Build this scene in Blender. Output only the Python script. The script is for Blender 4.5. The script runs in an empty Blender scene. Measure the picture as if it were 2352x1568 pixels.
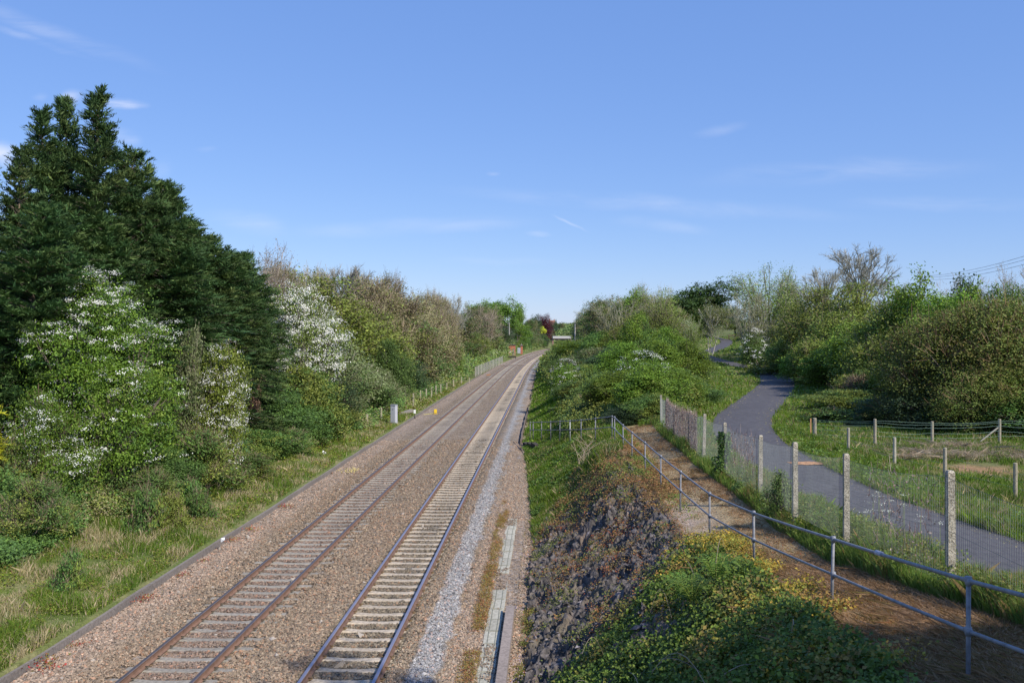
import bpy, math, random
import numpy as np
R = math.radians
scene = bpy.context.scene
COL = scene.collection
rng = np.random.default_rng(7)

# ------------------------------------------------------------------ camera
CAMZ = 7.04
F = 2100.0; U0 = 1176.0; V0 = 765.0
cam_d = bpy.data.cameras.new('camera'); cam = bpy.data.objects.new('camera', cam_d); COL.objects.link(cam)
cam.location = (0, 0, CAMZ); cam.rotation_euler = (R(90), 0, 0)
cam_d.sensor_width = 36; cam_d.lens = 36 * F / 2352.0
cam_d.shift_y = -19.0 / 2352.0
cam_d.clip_end = 6000; cam_d.clip_start = 0.1
scene.camera = cam

def wx(u, Y): return (u - U0) / F * Y
def wz(v, Y): return CAMZ - (v - V0) / F * Y

# ------------------------------------------------------------------ noise
def _h(ix, iy, seed):
    n = (ix.astype(np.int64) * 374761393 + iy.astype(np.int64) * 668265263 + seed * 982451653) & 0xffffffff
    n = ((n ^ (n >> 13)) * 1274126177) & 0xffffffff
    return ((n ^ (n >> 16)) & 0xffff) / 65535.0
def noise(x, y, seed=0):
    x = np.asarray(x, float); y = np.asarray(y, float)
    ix = np.floor(x); iy = np.floor(y); fx = x - ix; fy = y - iy
    fx = fx * fx * (3 - 2 * fx); fy = fy * fy * (3 - 2 * fy)
    a = _h(ix, iy, seed); b = _h(ix + 1, iy, seed); c = _h(ix, iy + 1, seed); d = _h(ix + 1, iy + 1, seed)
    return (a * (1 - fx) + b * fx) * (1 - fy) + (c * (1 - fx) + d * fx) * fy
def fbm(x, y, seed=0, o=4):
    s = 0; a = .5; t = 0
    x = np.asarray(x, float); y = np.asarray(y, float)
    for k in range(o):
        s = s + a * noise(x, y, seed + k * 17); t += a; a *= .5; x = x * 2.03 + 3.1; y = y * 2.03 + 1.7
    return s / t
def smooth(a, b, x):
    t = np.clip((x - a) / (b - a), 0, 1); return t * t * (3 - 2 * t)
def facet(x, y, seed, amp=1.0, tilt=.6):
    """angular block relief: every cell is a tilted plane"""
    best = np.full(x.shape, 1e9); val = np.zeros(x.shape); second = np.full(x.shape, 1e9)
    ix = np.floor(x); iy = np.floor(y)
    for dx in (-1, 0, 1):
        for dy in (-1, 0, 1):
            cx_ = ix + dx; cy_ = iy + dy
            px = cx_ + _h(cx_, cy_, seed); py = cy_ + _h(cx_, cy_, seed + 5)
            d = (x - px) ** 2 + (y - py) ** 2
            v = _h(cx_, cy_, seed + 9) + (_h(cx_, cy_, seed + 11) - .35) * (x - px) * tilt * 2 + (_h(cx_, cy_, seed + 13) - .5) * (y - py) * tilt * 2
            m = d < best
            second = np.where(m, best, np.minimum(second, d))
            val = np.where(m, v, val); best = np.where(m, d, best)
    return val * amp, np.sqrt(second) - np.sqrt(best)

# ------------------------------------------------------------------ layout
def cx(Y):
    Y = np.asarray(Y, float)
    return -3.56 + .0362 * (Y - 18.4) + np.maximum(0, Y - 150) ** 2 / 6600.0
LT = -3.68            # left track centre, relative to the right one
KERB = -6.95
PY = np.array([-30, 0, 10, 14, 18, 24, 30, 38, 45, 52, 62, 74, 86, 98, 109, 118, 125, 132, 138, 147, 157, 168, 180, 195, 210, 240])
PX = np.array([8.0, 8.1, 8.2, 8.4, 8.6, 8.8, 9.3, 10.0, 11.3, 13.2, 16.8, 21, 25, 28.3, 30.3, 31.1, 30.6, 29.3, 28.9, 31.3, 34.6, 38.5, 42.3, 45.6, 47, 48.])
PZ = np.array([5, 4.3, 3.5, 3.22, 3.0, 2.7, 2.5, 2.4, 2.3, 2.3, 2.3, 2.3, 2.3, 2.3, 2.3, 2.35, 2.7, 3.2, 3.6, 3.9, 4.15, 4.6, 5.1, 5.6, 5.9, 6.2])
_yy = np.linspace(-30, 240, 541)
def _smooth_list(A, k=9):
    v = np.interp(_yy, PY, A); ker = np.ones(k) / k
    return np.convolve(np.pad(v, k // 2, 'edge'), ker, 'valid')
_px = _smooth_list(PX, 9); _pz = _smooth_list(PZ, 9)
def pathx(Y): return np.interp(Y, _yy, _px)
def pathz(Y): return np.interp(Y, _yy, _pz)
ZBY = [-40, 0, 9.4, 13.4, 17.8, 21.7, 25, 50, 115, 125, 132, 138, 157, 180, 200, 300, 500, 2000]
ZBZ = [5.5, 4.2, 3.4, 2.93, 2.44, 2.15, 2.07, 2.05, 2.0, 2.4, 2.9, 3.3, 3.9, 4.8, 5.4, 6, 6, 8]
def toe(Y): return np.interp(Y, [0, 18, 32, 45, 62, 400], [3.55, 3.6, 3.85, 3.5, 2.75, 2.55])
def H(X, Y, path=True, bump=True):
    X = np.asarray(X, float); Y = np.asarray(Y, float)
    s = X - cx(Y)
    bed = np.full(np.broadcast(X, Y).shape, -.5)
    zb = np.interp(Y, ZBY, ZBZ); zc_ = np.where(Y > 100, np.minimum(zb, 3.0), zb); zb = zc_ + (zb - zc_) * smooth(12, 28, s)
    t = np.clip((s - toe(Y)) / (7.6 - toe(Y)), 0, 1)
    tt = t * .75 + .25 * t * t * (3 - 2 * t)
    r = -.45 + (zb + .45) * tt + .3 * smooth(7.8, 10.2, s)
    r = r + smooth(14, 60, s) * 1.0 * smooth(45, 120, Y)
    r = r + .55 * np.exp(-((s - 6.6) / .8) ** 2) * smooth(25, 33, Y) * (1 - smooth(38.5, 42.5, Y))      # turf hump on the crest of the rock
    d = KERB - s
    l = np.interp(d, [0, 3, 5.5, 9, 14, 40, 1000], [.0, .32, .9, 2.0, 2.6, 3.2, 4.5])
    z = np.where(s > toe(Y) - .02, r, np.where(d > 0, l, bed))
    far = smooth(430, 1100, Y)
    z = z + far * 11 * smooth(0, 25, np.abs(s))
    if bump:
        nz = (fbm(X * .35, Y * .35, 3) - .5) * .5 + (fbm(X * 1.7, Y * 1.7, 8) - .5) * .16
        w = smooth(0, 1.5, d) + smooth(0, 1.2, s - toe(Y)) * (1 - .75 * smooth(7.2, 7.8, s) * (1 - smooth(46, 50, Y)))
        z = z + nz * np.clip(w, 0, 1)
    if path:
        sl = np.gradient(_px, _yy)
        c = 1 / np.sqrt(1 + np.interp(Y, _yy, sl) ** 2)
        dp = np.abs(X - pathx(Y)) * c
        b = smooth(1.9, 4.2, dp)
        b = np.where((X < pathx(Y)), smooth(1.7, 2.6, dp), b)
        b = np.where(Y > 225, 1, b)
        z = (pathz(Y) - .03) * (1 - b) + z * b
    return z
def ballast_z(s):
    return np.interp(s, [-6.95, -6.0, -5.3, -5.0, -4.95, -4.6, -4.5, -2.86, -2.76, -2.4, -2.2, -1.6, -1.3, -.93, -.84, .84, .93, 1.3, 1.6, 1.9, 2.7, 3.3, 3.9], [-.22, -.24, -.22, -.175, -.172, -.18, -.20, -.20, -.18, -.172, -.19, -.17, -.145, -.15, -.20, -.20, -.15, -.145, -.18, -.24, -.34, -.40, -.42])

# ------------------------------------------------------------------ mesh builder
class MB:
    def __init__(s): s.v = []; s.f = []; s.c = []; s.m = []; s.n = 0
    def add(s, v, f, col=(.5, .5, .5), mi=0):
        v = np.asarray(v, np.float32).reshape(-1, 3); f = np.asarray(f, np.int64)
        if len(f) == 0: return s
        col = np.asarray(col, np.float32)
        if col.ndim == 1: col = np.broadcast_to(col, (len(v), 3))
        s.v.append(v); s.f.append(f + s.n); s.c.append(col); s.m.append(np.full(len(f), mi, np.int32) if np.isscalar(mi) else np.asarray(mi, np.int32)); s.n += len(v)
        return s
    def mesh(s, name, mats, smoothf=False):
        me = bpy.data.meshes.new(name)
        V = np.concatenate(s.v); C = np.concatenate(s.c)
        tot = np.concatenate([np.full(len(f), f.shape[1], np.int32) for f in s.f])
        loops = np.concatenate([f.ravel() for f in s.f]).astype(np.int32)
        start = np.concatenate([[0], np.cumsum(tot)[:-1]]).astype(np.int32)
        me.vertices.add(len(V)); me.vertices.foreach_set('co', V.ravel())
        me.loops.add(len(loops)); me.loops.foreach_set('vertex_index', loops)
        me.polygons.add(len(tot)); me.polygons.foreach_set('loop_start', start)
        try: me.polygons.foreach_set('loop_total', tot)
        except Exception: pass
        me.polygons.foreach_set('material_index', np.concatenate(s.m))
        me.polygons.foreach_set('use_smooth', np.full(len(tot), smoothf))
        a = me.attributes.new('col', 'FLOAT_COLOR', 'POINT')
        a.data.foreach_set('color', np.concatenate([C, np.ones((len(C), 1), np.float32)], 1).ravel())
        for m in (mats if isinstance(mats, (list, tuple)) else [mats]): me.materials.append(m)
        me.update(calc_edges=True)
        return me
    def obj(s, name, mats, parent=None, smoothf=False):
        o = bpy.data.objects.new(name, s.mesh(name, mats, smoothf)); COL.objects.link(o)
        if parent is not None: o.parent = parent
        return o

def unit(a): return a / np.maximum(np.linalg.norm(a, axis=-1, keepdims=True), 1e-9)
BOXF = np.array([[0, 3, 2, 1], [4, 5, 6, 7], [0, 1, 5, 4], [1, 2, 6, 5], [2, 3, 7, 6], [3, 0, 4, 7]])
def box(mb, c, size, rot=0, col=(.5, .5, .5), mi=0, taper=1.0, tilt=(0, 0)):
    """c = centre of the base"""
    x, y, z = size[0] / 2, size[1] / 2, size[2]
    v = np.array([[-x, -y, 0], [x, -y, 0], [x, y, 0], [-x, y, 0], [-x * taper, -y * taper, z], [x * taper, -y * taper, z], [x * taper, y * taper, z], [-x * taper, y * taper, z]])
    v[4:, 0] += tilt[0] * z; v[4:, 1] += tilt[1] * z
    ca, sa = math.cos(rot), math.sin(rot)
    v = np.stack([v[:, 0] * ca - v[:, 1] * sa, v[:, 0] * sa + v[:, 1] * ca, v[:, 2]], 1) + np.array(c)
    mb.add(v, BOXF, col, mi)
def prisms(mb, A, B, ra, rb, sides=3, col=(.2, .15, .1), mi=0):
    """many tapered sticks A->B"""
    A = np.asarray(A, float); B = np.asarray(B, float); n = len(A)
    if n == 0: return
    ra = np.broadcast_to(np.asarray(ra, float), (n,)); rb = np.broadcast_to(np.asarray(rb, float), (n,))
    d = unit(B - A); ref = np.where(np.abs(d[:, 2:3]) > .9, np.array([[1., 0, 0]]), np.array([[0, 0, 1.]]))
    s = unit(np.cross(d, ref)); t = np.cross(d, s)
    k = np.arange(sides) / sides * 2 * np.pi
    ring = np.cos(k)[None, :, None] * s[:, None, :] + np.sin(k)[None, :, None] * t[:, None, :]
    v = np.concatenate([A[:, None] + ring * ra[:, None, None], B[:, None] + ring * rb[:, None, None]], 1)
    i = np.arange(sides); j = (i + 1) % sides
    f = np.stack([i, j, j + sides, i + sides], 1)
    F_ = (np.arange(n) * 2 * sides)[:, None, None] + f[None]
    c = np.asarray(col, float)
    if c.ndim == 2: c = np.repeat(c, 2 * sides, 0)
    mb.add(v.reshape(-1, 3), F_.reshape(-1, 4), c, mi)
def tube(mb, pts, r, sides=6, col=(.4, .4, .4), mi=0, caps=True):
    pts = np.asarray(pts, float); n = len(pts); r = np.broadcast_to(np.asarray(r, float), (n,))
    d = np.gradient(pts, axis=0); d = unit(d)
    ref = np.array([0, 0, 1.]) if abs(d[0, 2]) < .9 else np.array([1., 0, 0])
    s = unit(np.cross(d, ref)); t = np.cross(d, s)
    k = np.arange(sides) / sides * 2 * np.pi
    v = pts[:, None] + (np.cos(k)[None, :, None] * s[:, None] + np.sin(k)[None, :, None] * t[:, None]) * r[:, None, None]
    i = np.arange(sides); j = (i + 1) % sides
    f = np.concatenate([np.stack([i + q * sides, j + q * sides, j + (q + 1) * sides, i + (q + 1) * sides], 1) for q in range(n - 1)])
    n0 = mb.n
    mb.add(v.reshape(-1, 3), f, col, mi)
    if caps:
        mb.f.append(np.array([np.arange(sides)[::-1] + n0])); mb.f.append(np.array([np.arange(sides) + (n - 1) * sides + n0]))
        mb.m += [np.array([mi], np.int32)] * 2
def leaves(mb, P, N, L, Wd, col, T=None, mi=0, rs=rng):
    """kite-shaped leaves"""
    n = len(P)
    if n == 0: return
    N = unit(N)
    if T is None: T = rs.normal(size=(n, 3))
    T = unit(T - N * np.sum(T * N, 1, keepdims=True)); B = np.cross(N, T)
    L = np.broadcast_to(np.asarray(L, float), (n,))[:, None]; Wd = np.broadcast_to(np.asarray(Wd, float), (n,))[:, None]
    v = np.stack([P - T * L * .5, P + B * Wd * .5 - T * L * .08 + N * Wd * .12, P + T * L * .5, P - B * Wd * .5 - T * L * .08 + N * Wd * .12], 1)
    f = np.arange(n * 4).reshape(n, 4)
    c = np.repeat(np.asarray(col, np.float32), 4, 0) if np.ndim(col) == 2 else col
    mb.add(v.reshape(-1, 3), f, c, mi)
def blades(mb, P, h, w, lean, col, rs=rng, mi=0):
    n = len(P)
    if n == 0: return
    a = rs.uniform(0, 2 * np.pi, n); h = np.broadcast_to(h, (n,)); w = np.broadcast_to(w, (n,))
    side = np.stack([np.cos(a), np.sin(a), np.zeros(n)], 1) * w[:, None] * .5
    b = rs.uniform(0, 2 * np.pi, n); ln = np.abs(rs.normal(0, 1, n)) * lean * h
    off = np.stack([np.cos(b) * ln, np.sin(b) * ln, np.zeros(n)], 1)
    up = np.stack([np.zeros(n), np.zeros(n), h], 1)
    mid = P + up * .6 + off * .35
    v = np.stack([P - side, P + side, mid + side * .7, P + up + off, mid - side * .7], 1)
    f = (np.arange(n) * 5)[:, None] + np.array([[0, 1, 2, 3, 4]])
    mb.add(v.reshape(-1, 3), f, np.repeat(np.asarray(col, np.float32), 5, 0), mi)
def pick(pal, n, rs=rng, jit=.18):
    """palette colours with per-item jitter"""
    pal = np.array(pal, float); i = rs.integers(0, len(pal), n)
    j = rs.integers(0, len(pal), n); t = rs.random((n, 1)) * .6
    return (pal[i] * (1 - t) + pal[j] * t) * (1 + rs.normal(0, jit, (n, 1))).clip(.4, 1.8)

# ------------------------------------------------------------------ tagging
def tag(o, label, cat=None, group=None, kind=None):
    o['label'] = label
    if cat: o['category'] = cat
    if group: o['group'] = group
    if kind: o['kind'] = kind
    return o
def thing(name, loc, label, cat, group=None, rz=0):
    o = bpy.data.objects.new(name, None); COL.objects.link(o); o.location = loc; o.rotation_euler = (0, 0, rz)
    o.empty_display_size = .3
    return tag(o, label, cat, group)
def struct(o, label=None, kind='structure'):
    o['kind'] = kind
    if label: o['label'] = label
    return o

# ------------------------------------------------------------------ materials
def newmat(name):
    m = bpy.data.materials.new(name); m.use_nodes = True; nt = m.node_tree; nt.nodes.clear()
    return m, nt, nt.nodes, nt.links
def foliage_mat(name, trans=.22, gloss=.06, var=.22, tint=(1.15, 1.1, .6), gain=1.35):
    m, nt, N, L = newmat(name)
    out = N.new('ShaderNodeOutputMaterial'); at = N.new('ShaderNodeAttribute'); at.attribute_name = 'col'
    oi = N.new('ShaderNodeObjectInfo'); mr = N.new('ShaderNodeMapRange'); mr.inputs[3].default_value = (1 - var) * gain; mr.inputs[4].default_value = (1 + var) * gain
    L.new(oi.outputs['Random'], mr.inputs[0])
    hs = N.new('ShaderNodeHueSaturation'); L.new(at.outputs['Color'], hs.inputs['Color']); L.new(mr.outputs[0], hs.inputs['Value']); hs.inputs['Saturation'].default_value = 1.08
    m2 = N.new('ShaderNodeMath'); m2.operation = 'MULTIPLY_ADD'; m2.inputs[1].default_value = .025; m2.inputs[2].default_value = .468
    L.new(oi.outputs['Random'], m2.inputs[0]); L.new(m2.outputs[0], hs.inputs['Hue'])
    d = N.new('ShaderNodeBsdfPrincipled'); d.inputs['Roughness'].default_value = .55; d.inputs['Specular IOR Level'].default_value = gloss * 4
    L.new(hs.outputs[0], d.inputs['Base Color'])
    t = N.new('ShaderNodeBsdfTranslucent'); mx = N.new('ShaderNodeMix'); mx.data_type = 'RGBA'; mx.blend_type = 'MULTIPLY'; mx.inputs[0].default_value = 1
    L.new(hs.outputs[0], mx.inputs[6]); mx.inputs[7].default_value = (tint[0], tint[1], tint[2], 1)
    L.new(mx.outputs[2], t.inputs['Color'])
    ms = N.new('ShaderNodeMixShader'); ms.inputs[0].default_value = trans
    L.new(d.outputs[0], ms.inputs[1]); L.new(t.outputs[0], ms.inputs[2]); L.new(ms.outputs[0], out.inputs[0])
    return m
def attr_mat(name, rough=.85, spec=.25, nscale=12, namp=.35, bump=.3, bscale=40, metallic=0, dist=.01):
    """colour attribute x fine noise, with bump"""
    m, nt, N, L = newmat(name)
    out = N.new('ShaderNodeOutputMaterial'); at = N.new('ShaderNodeAttribute'); at.attribute_name = 'col'
    tc = N.new('ShaderNodeTexCoord')
    n1 = N.new('ShaderNodeTexNoise'); n1.inputs['Scale'].default_value = nscale; n1.inputs['Detail'].default_value = 6; n1.inputs['Roughness'].default_value = .7
    L.new(tc.outputs['Object'], n1.inputs['Vector'])
    mr = N.new('ShaderNodeMapRange'); mr.inputs[1].default_value = .3; mr.inputs[2].default_value = .7; mr.inputs[3].default_value = 1 - namp; mr.inputs[4].default_value = 1 + namp
    L.new(n1.outputs[0], mr.inputs[0])
    mx = N.new('ShaderNodeMix'); mx.data_type = 'RGBA'; mx.blend_type = 'MULTIPLY'; mx.inputs[0].default_value = 1
    L.new(at.outputs['Color'], mx.inputs[6]); L.new(mr.outputs[0], mx.inputs[7])
    b = N.new('ShaderNodeBsdfPrincipled'); b.inputs['Roughness'].default_value = rough; b.inputs['Specular IOR Level'].default_value = spec; b.inputs['Metallic'].default_value = metallic
    L.new(mx.outputs[2], b.inputs['Base Color'])
    if bump:
        n2 = N.new('ShaderNodeTexNoise'); n2.inputs['Scale'].default_value = bscale; n2.inputs['Detail'].default_value = 5
        L.new(tc.outputs['Object'], n2.inputs['Vector'])
        bp = N.new('ShaderNodeBump'); bp.inputs['Strength'].default_value = bump; bp.inputs['Distance'].default_value = dist
        L.new(n2.outputs[0], bp.inputs['Height']); L.new(bp.outputs[0], b.inputs['Normal'])
    L.new(b.outputs[0], out.inputs[0])
    return m
M_leaf = foliage_mat('leaf')
M_conifer = foliage_mat('conifer_foliage', trans=.12, gloss=.04, var=.12, tint=(1, 1.1, .7), gain=1.35)
M_blossom = foliage_mat('blossom', trans=.3, gloss=.02, var=.0, tint=(1, 1, .95), gain=1.15)
M_grass = foliage_mat('grass_blade', trans=.35, gloss=.05, var=0)
M_bark = attr_mat('bark', nscale=8, namp=.4, bump=.4, bscale=25)
M_ground = attr_mat('ground', rough=1, spec=.1, nscale=9, namp=.45, bump=.8, bscale=14, dist=.06)
M_stone = attr_mat('stone', rough=.85, spec=.3, nscale=40, namp=.25, bump=.3, bscale=80)
M_conc = attr_mat('concrete', rough=.9, spec=.25, nscale=14, namp=.35, bump=.3, bscale=60)
M_rock = attr_mat('slate_rock', rough=.7, spec=.35, nscale=7, namp=.5, bump=.6, bscale=22, dist=.03)
M_wood = attr_mat('weathered_wood', rough=.9, nscale=10, namp=.35, bump=.4, bscale=30)
M_paint = attr_mat('painted_metal', rough=.5, spec=.4, nscale=5, namp=.08, bump=0)
M_galv = attr_mat('galvanised_steel', rough=.55, spec=.5, nscale=9, namp=.35, bump=.15, bscale=50, metallic=.1)
M_rust = attr_mat('rusty_steel', rough=.8, spec=.3, nscale=6, namp=.3, bump=.2, bscale=60)
M_railtop = attr_mat('rail_running_surface', rough=.42, spec=.5, nscale=3, namp=.12, bump=0, metallic=.6)
M_brick = attr_mat('brickwork', rough=.9, nscale=3, namp=.4, bump=.2, bscale=8)
M_tar = attr_mat('tarmac', rough=.8, spec=.3, nscale=3.5, namp=.3, bump=.5, bscale=120, dist=.008)
# mottled exposed-aggregate concrete for the fence posts
def post_mat():
    m, nt, N, L = newmat('aggregate_concrete')
    out = N.new('ShaderNodeOutputMaterial'); tc = N.new('ShaderNodeTexCoord')
    v = N.new('ShaderNodeTexVoronoi'); v.inputs['Scale'].default_value = 55; L.new(tc.outputs['Object'], v.inputs['Vector'])
    cr = N.new('ShaderNodeValToRGB'); e = cr.color_ramp.elements; e[0].position = .2; e[0].color = (.2, .17, .125, 1); e[1].position = .8; e[1].color = (.5, .45, .36, 1)
    sp = N.new('ShaderNodeSeparateColor'); L.new(v.outputs['Color'], sp.inputs[0]); L.new(sp.outputs[0], cr.inputs[0])
    n = N.new('ShaderNodeTexNoise'); n.inputs['Scale'].default_value = 4; L.new(tc.outputs['Object'], n.inputs['Vector'])
    mr = N.new('ShaderNodeMapRange'); mr.inputs[1].default_value = .35; mr.inputs[2].default_value = .65; mr.inputs[3].default_value = .7; mr.inputs[4].default_value = 1.15; L.new(n.outputs[0], mr.inputs[0])
    mx = N.new('ShaderNodeMix'); mx.data_type = 'RGBA'; mx.blend_type = 'MULTIPLY'; mx.inputs[0].default_value = 1
    L.new(cr.outputs[0], mx.inputs[6]); L.new(mr.outputs[0], mx.inputs[7])
    b = N.new('ShaderNodeBsdfPrincipled'); b.inputs['Roughness'].default_value = .95; L.new(mx.outputs[2], b.inputs['Base Color'])
    bp = N.new('ShaderNodeBump'); bp.inputs['Strength'].default_value = .5; bp.inputs['Distance'].default_value = .01; L.new(v.outputs['Distance'], bp.inputs['Height']); L.new(bp.outputs[0], b.inputs['Normal'])
    L.new(b.outputs[0], out.inputs[0]); return m
M_post = post_mat()
def ballast_mat():
    m, nt, N, L = newmat('ballast_bed')
    out = N.new('ShaderNodeOutputMaterial'); tc = N.new('ShaderNodeTexCoord'); at = N.new('ShaderNodeAttribute'); at.attribute_name = 'col'
    v = N.new('ShaderNodeTexVoronoi'); v.inputs['Scale'].default_value = 17; L.new(tc.outputs['Object'], v.inputs['Vector'])
    sp = N.new('ShaderNodeSeparateColor'); L.new(v.outputs['Color'], sp.inputs[0])
    mr = N.new('ShaderNodeMapRange'); mr.inputs[3].default_value = .4; mr.inputs[4].default_value = 1.5; L.new(sp.outputs[0], mr.inputs[0])
    hs = N.new('ShaderNodeHueSaturation'); L.new(at.outputs['Color'], hs.inputs['Color']); L.new(mr.outputs[0], hs.inputs['Value'])
    mr2 = N.new('ShaderNodeMapRange'); mr2.inputs[3].default_value = .5; mr2.inputs[4].default_value = 1.3; L.new(sp.outputs[1], mr2.inputs[0]); L.new(mr2.outputs[0], hs.inputs['Saturation'])
    n = N.new('ShaderNodeTexNoise'); n.inputs['Scale'].default_value = 1.1; n.inputs['Detail'].default_value = 5; L.new(tc.outputs['Object'], n.inputs['Vector'])
    m3 = N.new('ShaderNodeMapRange'); m3.inputs[1].default_value = .3; m3.inputs[2].default_value = .7; m3.inputs[3].default_value = .82; m3.inputs[4].default_value = 1.15; L.new(n.outputs[0], m3.inputs[0])
    mx = N.new('ShaderNodeMix'); mx.data_type = 'RGBA'; mx.blend_type = 'MULTIPLY'; mx.inputs[0].default_value = 1
    L.new(hs.outputs[0], mx.inputs[6]); L.new(m3.outputs[0], mx.inputs[7])
    b = N.new('ShaderNodeBsdfPrincipled'); b.inputs['Roughness'].default_value = .9; b.inputs['Specular IOR Level'].default_value = .2; L.new(mx.outputs[2], b.inputs['Base Color'])
    bp = N.new('ShaderNodeBump'); bp.inputs['Strength'].default_value = 1; bp.inputs['Distance'].default_value = .04; bp.invert = True; L.new(v.outputs['Distance'], bp.inputs['Height']); L.new(bp.outputs[0], b.inputs['Normal'])
    L.new(b.outputs[0], out.inputs[0]); return m
M_ballast = ballast_mat()

# ------------------------------------------------------------------ light & sky
SUN_EL = 42.0
LX, LY = -.70, .71       # direction the light travels
sun_d = bpy.data.lights.new('sun', 'SUN'); sun = bpy.data.objects.new('sun', sun_d); COL.objects.link(sun)
sun_d.energy = 5.0; sun_d.angle = R(.5); sun_d.color = (1, .93, .81)
from mathutils import Vector
_l = Vector((LX, LY, 0)).normalized() * math.cos(R(SUN_EL)); _l.z = -math.sin(R(SUN_EL))
sun.rotation_euler = _l.to_track_quat('-Z', 'Y').to_euler(); sun.location = (30, -20, 60)
w = bpy.data.worlds.new('World'); scene.world = w; w.use_nodes = True
nt = w.node_tree; N = nt.nodes; L = nt.links; N.clear()
out = N.new('ShaderNodeOutputWorld'); bg = N.new('ShaderNodeBackground'); sky = N.new('ShaderNodeTexSky')
sky.sky_type = 'NISHITA'; sky.sun_disc = False; sky.sun_elevation = R(SUN_EL); sky.sun_rotation = math.atan2(-LX, -LY)
sky.air_density = 1.0; sky.dust_density = .1; sky.ozone_density = 2.5; sky.altitude = 50
bg.inputs['Strength'].default_value = .122
hs = N.new('ShaderNodeHueSaturation'); hs.inputs['Saturation'].default_value = 1.03; hs.inputs['Hue'].default_value = .505; hs.inputs['Value'].default_value = 1.0
mixs = N.new('ShaderNodeMix'); mixs.data_type = 'RGBA'; mixs.inputs[0].default_value = .52; L.new(sky.outputs[0], mixs.inputs[6]); mixs.inputs[7].default_value = (1.55, 3.25, 7.5, 1)
L.new(mixs.outputs[2], hs.inputs['Color'])
tc = N.new('ShaderNodeTexCoord'); sx = N.new('ShaderNodeSeparateXYZ'); L.new(tc.outputs['Generated'], sx.inputs[0])
def mth(op, a, b=None):
    n = N.new('ShaderNodeMath'); n.operation = op
    for i, q in enumerate((a, b)):
        if q is None: continue
        if isinstance(q, (int, float)): n.inputs[i].default_value = q
        else: L.new(q, n.inputs[i])
    return n.outputs[0]
ysafe = mth('MAXIMUM', sx.outputs[1], .05)
ax = mth('DIVIDE', sx.outputs[0], ysafe); az = mth('DIVIDE', sx.outputs[2], ysafe)
cv = N.new('ShaderNodeCombineXYZ'); L.new(ax, cv.inputs[0]); L.new(az, cv.inputs[1])
# wisps of cirrus: (bearing, height above horizon, half length, half thickness, angle, strength)
wisps = []
def wi(u, v, a, b, ang, st): wisps.append(((u - U0) / F, (V0 - v) / F, a / F, b / F, R(ang), st))
wi(280, 238, 50, 12, -3, 1.1); wi(168, 222, 32, 18, 0, .8); wi(270, 310, 44, 20, -15, .5); wi(480, 342, 28, 8, 0, .22)
wi(10, 350, 60, 30, -15, 1.2); wi(570, 515, 90, 26, -12, .3); wi(90, 60, 260, 22, -20, .3); wi(70, 85, 140, 10, -18, .25)
wi(950, 522, 260, 20, 2, .34); wi(1240, 541, 32, 7, 0, .3); wi(1500, 470, 420, 22, -4, .28); wi(1950, 395, 300, 30, 3, .24)
wi(1660, 295, 60, 14, 8, .18); wi(1315, 515, 42, 3.5, -28, .5); wi(1520, 520, 110, 16, -5, .26); wi(2180, 470, 230, 18, 0, .2)
wi(1150, 600, 120, 10, 0, .15); wi(1132, 396, 18, 5, 0, .22); wi(370, 385, 30, 30, -40, .15); wi(85, 220, 20, 10, 0, .2)
nz = N.new('ShaderNodeTexNoise'); nz.inputs['Scale'].default_value = 14; nz.inputs['Detail'].default_value = 7; nz.inputs['Roughness'].default_value = .6; nz.inputs['Distortion'].default_value = .6
mp = N.new('ShaderNodeMapping'); mp.inputs['Scale'].default_value = (.5, 2.6, 1); mp.inputs['Rotation'].default_value = (0, 0, R(6)); L.new(cv.outputs[0], mp.inputs[0]); L.new(mp.outputs[0], nz.inputs['Vector'])
nr = N.new('ShaderNodeMapRange'); nr.inputs[1].default_value = .3; nr.inputs[2].default_value = .8; L.new(nz.outputs[0], nr.inputs[0])
wv = N.new('ShaderNodeTexNoise'); wv.inputs['Scale'].default_value = 9; wv.inputs['Detail'].default_value = 4; L.new(cv.outputs[0], wv.inputs['Vector'])
wo = N.new('ShaderNodeVectorMath'); wo.operation = 'MULTIPLY_ADD'; wo.inputs[1].default_value = (.05, .02, 0); L.new(wv.outputs['Color'], wo.inputs[0])
wsub = N.new('ShaderNodeVectorMath'); wsub.operation = 'SUBTRACT'; wsub.inputs[1].default_value = (.025, .01, 0); L.new(cv.outputs[0], wsub.inputs[0]); L.new(wsub.outputs[0], wo.inputs[2])
acc = None
for (x, y, a, b, ang, st) in wisps:
    m = N.new('ShaderNodeMapping'); m.vector_type = 'TEXTURE'; m.inputs['Location'].default_value = (x, y, 0); m.inputs['Rotation'].default_value = (0, 0, ang); m.inputs['Scale'].default_value = (a, b, 1)
    L.new(wo.outputs[0], m.inputs[0])
    le = N.new('ShaderNodeVectorMath'); le.operation = 'LENGTH'; L.new(m.outputs[0], le.inputs[0])
    mr = N.new('ShaderNodeMapRange'); mr.interpolation_type = 'SMOOTHSTEP'; mr.inputs[1].default_value = 1.35; mr.inputs[2].default_value = .0; mr.inputs[3].default_value = 0; mr.inputs[4].default_value = st
    L.new(le.outputs['Value'], mr.inputs[0])
    acc = mr.outputs[0] if acc is None else mth('MAXIMUM', acc, mr.outputs[0])
cm = mth('MULTIPLY', acc, nr.outputs[0]); cm = mth('MULTIPLY', cm, mth('GREATER_THAN', sx.outputs[1], .06))
mix = N.new('ShaderNodeMix'); mix.data_type = 'RGBA'; L.new(cm, mix.inputs[0]); L.new(hs.outputs[0], mix.inputs[6]); mix.inputs[7].default_value = (7.2, 7.4, 8.4, 1)
L.new(mix.outputs[2], bg.inputs[0]); L.new(bg.outputs[0], out.inputs[0])
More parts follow.
